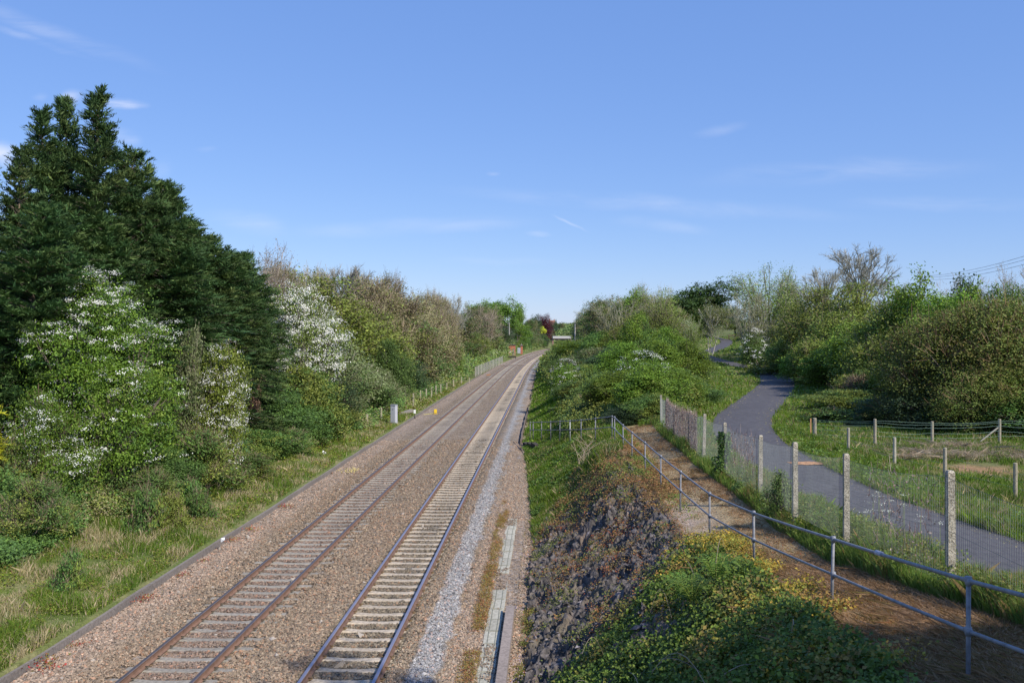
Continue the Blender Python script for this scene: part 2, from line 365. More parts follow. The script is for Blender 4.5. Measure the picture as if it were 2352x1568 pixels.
scene.view_settings.view_transform = 'Standard'; scene.view_settings.look = 'None'; scene.view_settings.exposure = .12; scene.view_settings.gamma = 1
scene.render.engine = 'CYCLES'
scene.cycles.max_bounces = 5; scene.cycles.diffuse_bounces = 2; scene.cycles.transmission_bounces = 2; scene.cycles.glossy_bounces = 2
# ================================================================== TERRAIN
def lines(*segs):
    a = []
    for lo, hi, st in segs: a.append(np.arange(lo, hi, st))
    return np.unique(np.round(np.concatenate(a), 4))
sl = lines((-1600, -300, 130), (-300, -60, 20), (-60, -18, 2.0), (-18, -7, .35), (-6.98, -6.9, .04), (-6.5, 2.3, .8), (2.3, 12.4, .25), (12.4, 55, .6), (55, 120, 4), (120, 400, 30), (400, 1700, 130))
Yl = lines((-60, 6, 3), (6, 62, .4), (62, 130, .9), (130, 260, 2), (260, 620, 8), (620, 3200, 80))
S, YY = np.meshgrid(sl, Yl)
XX = S + cx(YY) * np.clip(1 - (np.abs(S) - 100) / 300, 0, 1)
ZZ = H(XX, YY)
ZZ = ZZ - .32 * smooth(3.7, 4.1, S) * (1 - smooth(7.2, 7.6, S)) * smooth(14.6, 15.4, YY) * (1 - smooth(34, 40, YY))
def ground_col(X, Y, s):
    n = fbm(X * .5, Y * .5, 21)[..., None]; n2 = fbm(X * 2.2, Y * 2.2, 33)[..., None]
    g = np.array([.075, .12, .03]) * (1 - n) + np.array([.16, .17, .06]) * n
    straw = np.array([.27, .23, .13])
    g = g * (1 - smooth(.52, .7, n2) * .5) + straw * smooth(.52, .7, n2) * .5
    soil = np.array([.10, .085, .06])
    # beneath the left thicket and the hedges: leaf litter
    d = (KERB - s)[..., None]
    g = g * (1 - smooth(5.5, 8, d) * .8) + soil * smooth(5.5, 8, d) * .8
    # mown, dead bench between railing and mesh fence
    be = (smooth(7.0, 7.7, s) * (1 - smooth(9.7, 10.3, s)) * (1 - smooth(47, 50, Y)))[..., None]
    brown = np.array([.38, .29, .165]) * (.75 + .5 * n2) ; pale = np.array([.38, .30, .24])
    pm = (smooth(0, 1, 1 - np.hypot((s - 8.0) / 1.15, (Y - 24.5) / 4.4)))[..., None] * smooth(.3, .46, n2)
    g = g * (1 - be) + brown * be
    g = g * (1 - pm) + pale * pm
    # bare brown patch in the field
    X0 = X; fp = .75 * smooth(0, .9, 1 - np.hypot((X - 16.0) / 2.6, (Y - 31.5) / 2.4) + 1.6 * (fbm(X * 1.3, Y * 1.3, 5) - .5))[..., None]
    g = g * (1 - fp) + np.array([.4, .22, .13]) * fp
    return g
mb = MB()
nR, nC = S.shape
idx = np.arange(nR * nC).reshape(nR, nC)
q = np.stack([idx[:-1, :-1], idx[:-1, 1:], idx[1:, 1:], idx[1:, :-1]], -1).reshape(-1, 4)
mb.add(np.stack([XX, YY, ZZ], -1).reshape(-1, 3), q, ground_col(XX, YY, S).reshape(-1, 3))
struct(mb.obj('ground', M_ground, smoothf=True), 'grassy railway cutting and fields either side of the line')

# ------------------------------------------------------------------ ballast bed
bs = np.array([-6.9, -6.7, -6.3, -5.9, -5.3, -4.98, -4.6, -4.5, -3.6, -2.86, -2.76, -2.4, -2.2, -1.6, -1.3, -.93, -.84, 0, .84, .93, 1.3, 1.6, 1.95, 2.35, 2.7, 3.1, 3.45, 3.7])
bY = lines((10, 60, .5), (60, 150, 2), (150, 460, 5))
S2, Y2 = np.meshgrid(bs, bY)
S2 = S2.copy(); wdt = toe(Y2[:, -1]) + .12
S2[:, -1] = wdt; S2[:, -2] = np.minimum(S2[:, -2], wdt - .2); S2[:, -3] = np.minimum(S2[:, -3], wdt - .4)
Z2 = ballast_z(S2) + (fbm(S2 * 1.2, Y2 * .5, 4) - .5) * .05
def ballast_col(s, Y):
    n = fbm(s * 1.1, Y * .35, 12)[..., None]
    c = np.array([.275, .198, .135]) * (1 - n) + np.array([.25, .2, .145]) * n
    pink = (smooth(-5.4, -6.3, s) + smooth(1.9, 2.2, s) * .7)[..., None] * .6
    c = c * (1 - pink) + np.array([.36, .275, .215]) * pink
    inr = ((np.abs(s) < .95) * .65)[..., None]; c = c * (1 - inr) + np.array([.17, .145, .105]) * inr
    inl = ((np.abs(s - LT) < .8) * .6)[..., None]; c = c * (1 - inl) + np.array([.2, .145, .12]) * inl
    e = .3 * (fbm(s * 3, Y * 1.5, 9) - .5)
    gr = (smooth(1.28, 1.4, s + e * .5) * (1 - smooth(1.85, 2.0, s + e)))[..., None]
    c = c * (1 - gr) + np.array([.31, .3, .295]) * gr
    return c
mb = MB(); nR, nC = S2.shape; idx = np.arange(nR * nC).reshape(nR, nC)
q = np.stack([idx[:-1, :-1], idx[:-1, 1:], idx[1:, 1:], idx[1:, :-1]], -1).reshape(-1, 4)
mb.add(np.stack([S2 + cx(Y2), Y2, Z2], -1).reshape(-1, 3), q, ballast_col(S2, Y2).reshape(-1, 3))
struct(mb.obj('ballast_bed', M_ballast, smoothf=True), 'pinkish brown stone ballast bed under both railway tracks')

# loose stones on the near ballast, real angular pebbles
def stones(mb, P, r, col, rs=rng, flat=.75):
    n = len(P)
    base = np.array([[1, 0, 0], [0, 1, 0], [-1, 0, 0], [0, -1, 0], [0, 0, 1], [0, 0, -1.]])
    v = base[None] * (1 + rs.uniform(-.35, .35, (n, 6, 1))) + rs.normal(0, .16, (n, 6, 3))
    v[:, :, 2] *= flat; v[:, :, 0] *= rs.uniform(.7, 1.35, (n, 1))
    a = rs.uniform(0, 6.28, n); b = rs.normal(0, .5, n)
    ca, sa = np.cos(a)[:, None], np.sin(a)[:, None]; cb, sb = np.cos(b)[:, None], np.sin(b)[:, None]
    x = v[..., 0]; y = v[..., 1]; z = v[..., 2]
    y, z = y * cb - z * sb, y * sb + z * cb
    x, y = x * ca - y * sa, x * sa + y * ca
    v = np.stack([x, y, z], -1) * np.asarray(r)[:, None, None] + P[:, None]
    f = np.array([[0, 1, 4], [1, 2, 4], [2, 3, 4], [3, 0, 4], [1, 0, 5], [2, 1, 5], [3, 2, 5], [0, 3, 5]])
    mb.add(v.reshape(-1, 3), ((np.arange(n) * 6)[:, None, None] + f[None]).reshape(-1, 3), np.repeat(col, 6, 0))
SP = .652; Y0 = 17.02
n = 150000
u_ = rng.random(n); Ys = 1 / (1 / 16.6 - u_ * (1 / 16.6 - 1 / 62.)); ss = rng.uniform(-6.85, 3.75, n)
ph = np.abs(((Ys - Y0) / SP + .5) % 1 - .5) * SP
on_sl = ((np.abs(ss) < .86) | (np.abs(ss - LT) < 1.27)) & (ph < .15)
bury = (np.abs(ss - LT) < 1.35) & (np.abs(ss - LT) > .95) & (fbm(ss * 2, Ys * 1.5, 77) > .52)     # stones spilling on the sleeper ends of the older track
on_rail = np.zeros(n, bool)
for c in (0, LT):
    for sg in (-.75, .75): on_rail |= np.abs(ss - c - sg) < .1
trough = (ss > 2.7) & (ss < 3.45) & (Ys < 36)
keep = (~on_sl | bury) & ~on_rail & ~trough & (ss < toe(Ys) + .1)
Ys = Ys[keep]; ss = ss[keep]
r = np.exp(rng.normal(math.log(.027), .28, len(Ys))); big = rng.random(len(Ys)) < .0007; r[big] *= 2.3
z = ballast_z(ss) + (fbm(ss * 1.2, Ys * .5, 4) - .5) * .05 + r * .25
z[(np.abs(ss - LT) < 1.35) & (np.abs(ss - LT) > .95)] += .012
c = ballast_col(ss, Ys)
j = rng.random(len(ss)); c = c * (1 + rng.normal(0, .28, (len(ss), 1))).clip(.35, 1.9)
c[j < .12] *= np.array([1.2, .95, .85]); c[(j > .12) & (j < .22)] *= np.array([.6, .62, .66]); c[big] = (.38, .33, .28)
mb = MB(); stones(mb, np.stack([ss + cx(Ys), Ys, z], 1), r, c)
n2 = 2600; Yq = rng.uniform(16, 37, n2); sq = 2.93 + rng.normal(0, .12, n2); mq = fbm(sq * 2, Yq * .9, 91) > .58; Yq, sq = Yq[mq], sq[mq]; stones(mb, np.stack([sq + cx(Yq), Yq, np.full(len(Yq), -.325)], 1), np.exp(rng.normal(math.log(.02), .3, len(Yq))), np.array([.25, .19, .14]) * (1 + rng.normal(0, .25, (len(Yq), 1))))
tag(mb.obj('ballast_stones', M_stone), 'loose pink, brown and grey ballast stones around the sleepers in the foreground', 'ballast', kind='stuff')

# ------------------------------------------------------------------ tracks
RY = lines((8, 200, 1.0), (200, 470, 4))
def rail_pts(c): return np.stack([cx(RY) + c, RY], 1)
PROF = [(-.07, -.16), (.07, -.16), (.07, -.147), (.012, -.125), (.010, -.045), (.036, -.032), (.036, -.006), (.028, 0), (-.028, 0), (-.036, -.006), (-.036, -.032), (-.010, -.045), (-.012, -.125), (-.07, -.147)]
def make_rail(parent, c, side_col, top_col, top_mat_rough):
    mb = MB(); P = rail_pts(c); k = len(PROF)
    pr = np.array(PROF)
    v = np.zeros((len(P), k, 3)); v[:, :, 0] = P[:, :1] + pr[None, :, 0]; v[:, :, 1] = P[:, 1:2]; v[:, :, 2] = pr[None, :, 1]
    i = np.arange(k); j = (i + 1) % k
    f = np.concatenate([np.stack([i + q * k, j + q * k, j + (q + 1) * k, i + (q + 1) * k], 1) for q in range(len(P) - 1)])
    mi = np.tile(np.array([1 if 6 <= a <= 8 else 0 for a in range(k)]), len(P) - 1)
    col = np.broadcast_to(np.array(side_col), (len(P), k, 3)).copy(); col[:, 6:10] = top_col
    mb.add(v.reshape(-1, 3), f, col.reshape(-1, 3), mi)
    return mb.obj('rail', [M_rust, top_mat_rough], parent)
def sleeper_mesh(col, name):
    mb = MB(); xs = np.array([-1.25, -1.2, -.95, -.55, -.3, 0, .3, .55, .95, 1.2, 1.25]); zt = np.array([-.19, -.168, -.166, -.172, -.186, -.19, -.186, -.172, -.166, -.168, -.19])
    wd = np.array([.11, .115, .125, .12, .105, .1, .105, .12, .125, .115, .11])
    v = []
    for x, zz, w_ in zip(xs, zt, wd): v += [(x, -w_ - .03, -.36), (x, -w_, zz - .02), (x, -w_ + .025, zz), (x, w_ - .025, zz), (x, w_, zz - .02), (x, w_ + .03, -.36)]
    f = []
    for q in range(len(xs) - 1):
        for i in range(6): f.append((q * 6 + i, q * 6 + (i + 1) % 6, (q + 1) * 6 + (i + 1) % 6, (q + 1) * 6 + i))
    mb.add(v, np.array(f)[:, ::-1], col); mb.f.append(np.array([[0, 1, 2, 3, 4, 5]])); mb.f.append(np.array([[5, 4, 3, 2, 1, 0]]) + 60); mb.m += [np.array([0], np.int32)] * 2
    return mb.mesh(name, M_conc)
def clip_mesh(col, name):
    mb = MB(); a = np.linspace(0, 1, 9)
    pts = np.stack([.0 + .05 * np.sin(a * 5.2), -.055 + a * .11, .018 + .02 * np.sin(a * 3.14)], 1); tube(mb, pts, .011, 5, col)
    box(mb, (-.03, 0, -.01), (.06, .09, .02), 0, col); return mb.mesh(name, M_rust)
def make_track(c, label, scol, sidec, topc, topm, railpaint):
    t = thing('railway_track', (0, 0, 0), label, 'railway track', 'railway tracks')
    for sg in (-.7525, .7525): make_rail(t, c + sg, sidec, topc, topm)
    sm = [sleeper_mesh(np.array(scol) * k, 'sleeper') for k in (1, .93, 1.06, .88)]
    cm = clip_mesh(railpaint, 'rail_clip')
    r_ = random.Random(3 if c else 4)
    for k in range(100):
        Y = Y0 + SP * (k - 1)
        o = bpy.data.objects.new('sleeper', r_.choice(sm)); COL.objects.link(o); o.parent = t
        o.location = (float(cx(Y)) + c + r_.uniform(-.015, .015), Y, r_.uniform(-.004, .002)); o.rotation_euler.z = r_.uniform(-.008, .008) - .036
        if k < 44:
            for sg in (-1, 1):
                for s2 in (-1, 1):
                    q = bpy.data.objects.new('rail_clip', cm); COL.objects.link(q); q.parent = o
                    q.location = (sg * .7525 + s2 * .095, 0, -.155); q.rotation_euler.z = 0 if s2 > 0 else math.pi
    mb = MB(); me_v = np.array([vv.co[:] for vv in sm[0].vertices])
    fq = np.array([p.vertices[:] for p in sm[0].polygons if len(p.vertices) == 4])
    ks = np.arange(99, int((455 - Y0) / SP)); Yk = Y0 + SP * ks
    v = me_v[None] + np.stack([cx(Yk) + c, Yk, np.zeros(len(Yk))], 1)[:, None]
    cc = np.repeat(.86 * np.array(scol)[None] * (1 + rng.normal(0, .08, (len(Yk), 1))), len(me_v), 0)
    mb.add(v.reshape(-1, 3), ((np.arange(len(Yk)) * len(me_v))[:, None, None] + fq[None]).reshape(-1, 4), cc)
    o = mb.obj('sleepers', M_conc, t); o['kind'] = 'stuff'
    return t
M_top2 = attr_mat('dull_rail_surface', rough=.45, spec=.5, nscale=3, namp=.15, bump=0, metallic=.7)
make_track(0, 'right-hand railway track with clean pale beige concrete sleepers and polished bluish rails', (.44, .37, .285), (.17, .105, .08), (.36, .34, .4), M_railtop, (.2, .13, .06))
make_track(LT, 'left-hand railway track with greyer half-buried sleepers and brown rails', (.3, .27, .225), (.2, .12, .085), (.2, .17, .17), M_top2, (.12, .1, .07))

# ------------------------------------------------------------------ tarmac path
py = lines((-20, 222, .8)); ps = np.interp(py, _yy, np.gradient(_px, _yy)); cc = np.sqrt(1 + ps ** 2)
hw = np.interp(py, [0, 30, 50, 70, 110, 125, 222], [1.25, 1.35, 1.65, 1.7, 1.6, 1.3, 1.2])
K = 9; tt = np.linspace(-1, 1, K)
wob = (noise(py * .9, py * 0, 5) - .5) * .16
X_ = pathx(py)[:, None] + tt[None] * (hw * cc)[:, None]; X_[:, 0] += wob; X_[:, -1] -= wob[::-1]
Y_ = np.repeat(py[:, None], K, 1); Z_ = pathz(py)[:, None] + .03 * (1 - tt[None] ** 2) + .012 + 0 * X_
mb = MB(); idx = np.arange(X_.size).reshape(X_.shape)
q = np.stack([idx[:-1, :-1], idx[:-1, 1:], idx[1:, 1:], idx[1:, :-1]], -1).reshape(-1, 4)
nn = fbm(X_ * .8, Y_ * .8, 2)[..., None]
mb.add(np.stack([X_, Y_, Z_], -1).reshape(-1, 3), q, (np.array([.086, .08, .084]) * (.9 + .25 * nn)).reshape(-1, 3))
struct(mb.obj('footpath', M_tar, smoothf=True), 'dark grey tarmac footpath winding away on the right')
# grit and leaf crumbs along the tarmac
n = 2600; Yq = 1 / (1 / 12 - rng.random(n) * (1 / 12 - 1 / 110.)); a_ = rng.uniform(-1, 1, n); a_ = np.sign(a_) * np.abs(a_) ** .5; xq = pathx(Yq) + a_ * 1.5
mb = MB(); stones(mb, np.stack([xq, Yq, pathz(Yq) + .03], 1), rng.uniform(.008, .02, n) * np.maximum(1, Yq / 30), pick([(.35, .3, .22), (.25, .2, .12), (.12, .1, .08), (.2, .22, .08)], n)); tag(mb.obj('path_grit', M_stone), 'grit and plant crumbs scattered on the tarmac footpath', 'grit', kind='stuff')
# sandy spill on the path beside the fence
a = np.linspace(0, 2 * np.pi, 40)[:-1]; rr = 1 + .35 * (noise(a * 3, a * 0, 8) - .5)
ys_ = 31.8 + .42 * np.sin(a) * rr; xs_ = 10.25 + .62 * np.cos(a) * rr
mb = MB(); v = np.stack([xs_, ys_, pathz(ys_) + .053], 1); v = np.vstack([v, [[10.25, 31.8, pathz(31.8) + .072]]])
mb.add(v, np.array([[i, (i + 1) % 39, 39] for i in range(39)]), (.5, .27, .14))
tag(mb.obj('sand_patch', M_ground), 'small orange sandy patch lying on the tarmac footpath', 'sand')

# ------------------------------------------------------------------ concrete kerb on the left
def strip_wall(name, s0, s1, ya, yb, zt, zb, col, mat, step=.6, wob=.02, cfun=cx):
    Y = np.arange(ya, yb, step); n = len(Y); a = s0 + (noise(Y * .5, Y * 0, 3) - .5) * wob; b = s1 + (noise(Y * .5, Y * 0, 3) - .5) * wob
    zt_ = zt + (noise(Y * .6, Y * 0 + 4, 9) - .5) * wob; c = cfun(Y)
    ring = np.stack([np.stack([c + a, Y, zb + 0 * Y], 1), np.stack([c + a, Y, zt_], 1), np.stack([c + b, Y, zt_ - .01], 1), np.stack([c + b, Y, zb + 0 * Y], 1)], 1)
    i = np.arange(3); mb = MB()
    f = np.concatenate([np.stack([i + q * 4, i + 1 + q * 4, i + 1 + (q + 1) * 4, i + (q + 1) * 4], 1) for q in range(n - 1)])
    cl = np.array(col) * (1 + .35 * (fbm(Y * .7, Y * 0, 6)[:, None, None] - .5)) * np.ones((n, 4, 1))
    cl[:, 0] *= .8; cl[:, 3] *= .85
    mb.add(ring.reshape(-1, 3), f, cl.reshape(-1, 3)); mb.add(ring[0], [[0, 3, 2, 1]], col); mb.add(ring[-1], [[0, 1, 2, 3]], col)
    return mb.obj(name, mat)
o = strip_wall('concrete_kerb', KERB - .07, KERB + .06, 12, 160, -.03, -.6, (.2, .175, .16), M_conc, wob=.05)
tag(o, 'long low weathered concrete edging between left-hand ballast and the grass bank', 'kerb')
o = strip_wall('low_concrete_wall', 3.2, 3.42, 14, 24.7, -.16, -.7, (.27, .225, .2), M_conc, wob=.01)
tag(o, 'low pinkish concrete wall beside the cable trough lids', 'wall')
o = strip_wall('timber_edging', 2.55, 2.63, 61, 86, -.08, -.7, (.16, .13, .11), M_wood, wob=.08)
tag(o, 'dark timber edging board between right-hand ballast and green bank', 'edging')
# cable trough: one lid after another
t = thing('cable_trough', (0, 0, 0), 'concrete cable trough with pale ridged lids along the right-hand ballast', 'cable trough')
mb = MB(); Yc = np.arange(14, 36, 1.0)
for Y in Yc:
    for sgn in (2.78, 3.09): box(mb, (float(cx(Y)) + sgn, Y, -.62), (.05, 1.0, .24), 0, (.3, .3, .26))
mb.obj('channel', M_conc, t)
k = 0; Y = 14.0
while Y < 36:
    if not (26.6 < Y < 28.6):
        mb = MB(); box(mb, (0, 0, 0), (.38, .9, .045), 0, np.array([.42, .4, .33]) * rng.uniform(.8, 1.08), taper=.985)
        for gx in (-.09, .09): box(mb, (gx, 0, .0452), (.02, .86, .006), 0, (.2, .2, .16))
        for gy in (-.43, .43): box(mb, (0, gy, .0452), (.3, .015, .005), 0, (.22, .22, .17))
        o = mb.obj('trough_lid', M_conc, t); o.location = (float(cx(Y)) + 2.93 + rng.normal(0, .012), Y, -.385 + rng.normal(0, .006)); o.rotation_euler = (rng.normal(0, .01), rng.normal(0, .02), -.036 + rng.normal(0, .012))
    Y += .915
mb = MB(); box(mb, (0, 0, 0), (.6, 1.5, .05), 0, (.2, .19, .19)); o = mb.obj('inspection_cover', M_conc); o.location = (wx(1184, 54.5), 54.5, -.385)
tag(o, 'flat grey concrete inspection cover lying on the right-hand ballast shoulder', 'cover')
mb = MB(); 
for k in range(3): box(mb, (0, k * .62, 0), (6.0 if k != 5 else 5, .58, .06), 0, np.array([.42, .34, .28]) * (1 - .06 * k))
o = mb.obj('foot_crossing', M_wood); o.location = (float(cx(206)) - 1.9 - 1.6, 206, -.06); tag(o, 'pale boarded foot crossing laid across both tracks in the distance', 'crossing')

# ------------------------------------------------------------------ rock face
ry = np.arange(14.5, 44, .055); rs_ = np.arange(3.62, 8.1, .05)
Sg, Yg = np.meshgrid(rs_, ry); Xg = Sg + cx(Yg)
Zg = H(Xg, Yg, bump=False)
ea = Sg * .62 + Yg * .78 + (fbm(Sg, Yg, 41) - .5) * .6; eb = Sg * .78 - Yg * .62 + (fbm(Sg, Yg, 43) - .5) * .8
f1, e1 = facet(ea * 1.5, eb * 2.6, 31, 1, .8); f2, e2 = facet(ea * 3.2, eb * 7, 57, 1, .9)
f3, e3 = facet(ea * 7, eb * 13, 91, 1, .9)
disp = (f1 - .4) * .12 + (f2 - .4) * .14 + (f3 - .4) * .06 + (fbm(Sg * .8, Yg * .6, 6) - .45) * .35 + .04
disp -= .07 * (1 - smooth(0, .12, e1)) + .04 * (1 - smooth(0, .12, e2))
edge = smooth(3.62, 3.95, Sg) * (1 - smooth(7.35, 7.75, Sg)) * smooth(14.5, 15, Yg) * (1 - smooth(42, 44, Yg))
bury_ = smooth(33, 37, Yg + (fbm(Sg, Yg, 4) - .5) * 6)                      # upper end sinks under turf
Zr = Zg + disp * edge * .9 - .05 - bury_ * .25 - (1 - edge) * .06
Xr = Xg - disp * edge * .45
mb = MB(); idx = np.arange(Sg.size).reshape(Sg.shape); q = np.stack([idx[:-1, :-1], idx[:-1, 1:], idx[1:, 1:], idx[1:, :-1]], -1).reshape(-1, 4)
tone = _h(np.floor(f2 * 997), np.floor(f1 * 313), 3)[..., None]
cr_ = np.array([.088, .077, .073]) * (.35 + 1.5 * tone ** 1.5); lich = (smooth(.6, .75, fbm(Sg * 2.5, Yg * 2.5, 14)))[..., None]
cr_ = cr_ * (1 - lich * .6) + np.array([.24, .17, .12]) * lich * .6; soil_ = smooth(.55, .68, fbm(Sg * 2.3 + 5, Yg * 1.9, 24))[..., None] * .5; cr_ = cr_ * (1 - soil_) + np.array([.15, .12, .07]) * soil_
mb.add(np.stack([Xr, Yg, Zr], -1).reshape(-1, 3), q, cr_.reshape(-1, 3))
struct(mb.obj('rock_face', M_rock), 'dark slate rock cutting face rising from the right side of the line')
def rock_z(s, Y):
    s = np.asarray(s); Y = np.asarray(Y)
    i = np.clip(((Y - ry[0]) / .055).astype(int), 0, len(ry) - 1); j = np.clip(((s - rs_[0]) / .05).astype(int), 0, len(rs_) - 1)
    return Zr[i, j], Xr[i, j]
# loose slabs in the face
n = 1500; ss = rng.uniform(3.7, 7.5, n); Ys = rng.uniform(16.5, 38, n); zz, xr = rock_z(ss, Ys)
mb = MB(); r = np.exp(rng.normal(math.log(.045), .42, n)); stones(mb, np.stack([xr, Ys, zz + r * .2], 1), r, np.array([.12, .105, .105]) * (1 + rng.normal(0, .4, (n, 1))).clip(.4, 2.4), flat=.5)
tag(mb.obj('rock_slabs', M_rock), 'broken slate slabs sticking out of the dark rock face', 'rocks', kind='stuff')

# ------------------------------------------------------------------ tubular railing
RP = [(2224.5, 1333, 9.42), (1914, 1237.6, 13.37), (1731, 1177.6, 17.8), (1630, 1134, 21.7), (1563.5, 1083.8, 25.5), (1517.6, 1047.7, 28.9), (1481.5, 1016.4, 32.3), (1451.8, 993, 35.8), (1430.7, 976, 38.9), (1411.5, 958, 41.6),
      (1406, 956, 42.2), (1367.6, 960.7, 44.6), (1334.6, 964.5, 47.6), (1309.2, 966, 50), (1286.2, 967.3, 52.4), (1264.7, 968.3, 54.7), (1243.8, 969, 57.3), (1224.6, 969.5, 59.4), (1217.8, 969.5, 60.2)]
pts = [(wx(u, Y), Y, wz(v, Y)) for u, v, Y in RP]
pts = [(4.85, 5.6, pts[0][2] + .5)] + pts
t = thing('handrail', (0, 0, 0), 'two-rail grey tubular steel handrail along the bench and down the bank', 'railing')
GC = (.2, .205, .225)
def rail_line(drop, r):
    P = [np.array(p) - np.array([0, 0, drop * (1.0 if k <= 10 else .93)]) for k, p in enumerate(pts)]
    mb = MB(); 
    Pm = []
    for a, b in zip(P[:-1], P[1:]):
        for q in np.linspace(0, 1, 7)[:-1]:
            m = a * (1 - q) + b * q; m[2] -= .008 * math.sin(math.pi * q); Pm.append(m)
    Pm.append(P[-1]); tube(mb, Pm, r, 8, GC); return mb.obj('rail', M_galv, t, smoothf=True)
rail_line(0, .0235); rail_line(.52, .0215)
posts = []
for k, p in enumerate(pts):
    hh = 1.1 if k <= 10 else .98
    mb = MB(); lean = rng.normal(0, .012, 2)
    tube(mb, [(lean[0] * -1, lean[1], -hh - .15), (0, 0, 0)], .025, 8, (.5, .5, .52) if k == 14 else GC)
    o = mb.obj('post', M_galv, t, smoothf=True); o.location = p
    mb = MB()
    for zz in (0, -.52):
        mb = MB(); a = np.linspace(-.045, .045, 4); tube(mb, [(0, 0, zz + q) for q in a], [.034, .04, .04, .034], 8, np.array(GC) * 1.1)
        tube(mb, [(0, -.06, zz), (0, .06, zz)], .034, 8, np.array(GC) * 1.1)
        q = mb.obj('pipe_clamp', M_galv, o, smoothf=True)
a = np.array(pts[1]); b = np.array(pts[2]); m = a * .42 + b * .58
mb = MB(); d = (b - a) / np.linalg.norm(b - a); tube(mb, [m - d * .09, m + d * .09], .034, 8, (.42, .42, .48)); mb.obj('joint_sleeve', M_galv, t, smoothf=True)

# low retaining wall under the far end of the railing
mb = MB(); A = np.array([.95, 60.6]); B = np.array([2.9, 50.6])
for k in range(3):
    q0, q1 = k / 8, (k + 1) / 8; p0 = A * (1 - q0) + B * q0; p1 = A * (1 - q1) + B * q1; c_ = (p0 + p1) / 2
    top = -.2 + (k + .5) / 8 * 1.1
    box(mb, (c_[0] - .1, c_[1] - .25, top - .9), (.3, np.linalg.norm(p1 - p0) * .99, .9), math.atan2(-(p1 - p0)[0], (p1 - p0)[1]), (.07, .06, .05))
tag(mb.obj('retaining_wall', M_conc), 'low dark retaining wall on the green bank below the far end of the handrail', 'wall')

# ------------------------------------------------------------------ concrete post and mesh fence
FP = [(2560, 1205, 9.9), (2184, 1080, 13.2), (1944, 1041, 17.0), (1826, 1015, 20.6), (1746, 998.7, 24.6), (1666.7, 970, 29.2), (1616, 950, 33.2), (1587, 943, 36.5), (1552, 930.6, 40), (1532.5, 915, 43.4), (1519.4, 907, 46.5)]
tf = thing('mesh_fence', (0, 0, 0), 'long wire mesh fence on speckled concrete posts beside the footpath', 'fence')
ftop = []
for k, (u, v, Y) in enumerate(FP):
    x, z = wx(u, Y), wz(v, Y); ftop.append((x, Y, z))
    gz = float(H(x, Y)); mb = MB(); hh = z - gz + .25
    box(mb, (0, 0, 0), (.108, .108, hh - .03), 0, (.4, .36, .3), taper=.92); box(mb, (0, 0, hh - .03), (.098, .098, .03), 0, (.4, .36, .3), taper=.75)
    o = mb.obj('post', M_post, tf); o.location = (x, Y, z - hh); o.rotation_euler = (rng.normal(0, .008), rng.normal(0, .01), rng.normal(0, .06) - .04)
    if k == 9:
        pass
mb = MB(); mb2 = MB()
for k in range(len(ftop) - 1):
    a = np.array(ftop[k]); b = np.array(ftop[k + 1]); Ln = np.linalg.norm(b[:2] - a[:2])
    nv = int(Ln / .05); q = np.linspace(0, 1, nv + 1)[:, None]
    P = a * (1 - q) + b * q; P[:, 0] -= .075; sag = .06 * np.sin(np.pi * q[:, 0]) * (1 + .5 * rng.random())
    top = P[:, 2] - .08 - sag; wobb = .03 * (noise(q[:, 0] * 6, q[:, 0] * 0 + k, 3) - .5)
    bot = P[:, 2] - 1.6
    A = np.stack([P[:, 0] + wobb, P[:, 1], bot], 1); B = np.stack([P[:, 0] + wobb, P[:, 1], top], 1)
    thin = .0014
    prisms(mb, A, B, thin, thin, 3, (.30, .33, .32))
    nh = 21
    for r_i in range(nh):
        zz = bot + (top - bot) * r_i / (nh - 1); W_ = np.stack([P[:, 0] + wobb, P[:, 1], zz], 1)
        st = 5; W2 = W_[::st]; W2 = W2 if (len(W_) - 1) % st == 0 else np.vstack([W2, W_[-1:]])
        rr = .0035 if r_i in (nh - 1,) else (.003 if r_i == 10 else .0013)
        prisms(mb, W2[:-1], W2[1:], rr, rr, 3, (.22, .25, .24) if rr > .002 else (.30, .33, .32))
mb.obj('wire_mesh', M_galv, tf)
# dead creeper stems woven in the far bays + one clump by the ivy post
def creeper(ka, kb, n, label, f0=0, f1=1, zlo=1.5):
    mb = MB(); fr = rng.uniform(ka + f0, kb + f1 - 1e-3, n); k = fr.astype(int); q = (fr - k)[:, None]; T = np.array(ftop)
    P = T[k] * (1 - q) + T[k + 1] * q; P[:, 0] -= .07; P[:, 2] -= rng.uniform(.08, zlo, n) ** 1.0
    dd = rng.normal(0, 1, (n, 3)) * np.array([.04, .5, 1]); dd = unit(dd) * rng.uniform(.08, .3, (n, 1))
    prisms(mb, P, P + dd, .004, .003, 3, pick([(.2, .15, .13), (.3, .25, .22), (.15, .1, .09)], n))
    P2 = P[::2]; leaves(mb, P2 + rng.normal(0, .03, P2.shape) * [.5, 1, 1], rng.normal(0, 1, P2.shape) + [-1, -1, .5], .05, .035, pick([(.24, .18, .16), (.17, .12, .11), (.33, .28, .24)], len(P2)))
    return tag(mb.obj('creeper', M_leaf), label, 'creeper')
creeper(6, 8, 5200, 'dead grey-brown creeper smothering the far bays of the mesh fence', .35, 1)
creeper(4, 4, 260, 'reddish brown dead creeper on the mesh beside the ivy-clad fence post', .05, .75, 1.1)
creeper(1, 1, 180, 'thin dry creeper stems on the mesh between the two nearest posts', .1, .7, 1.5)

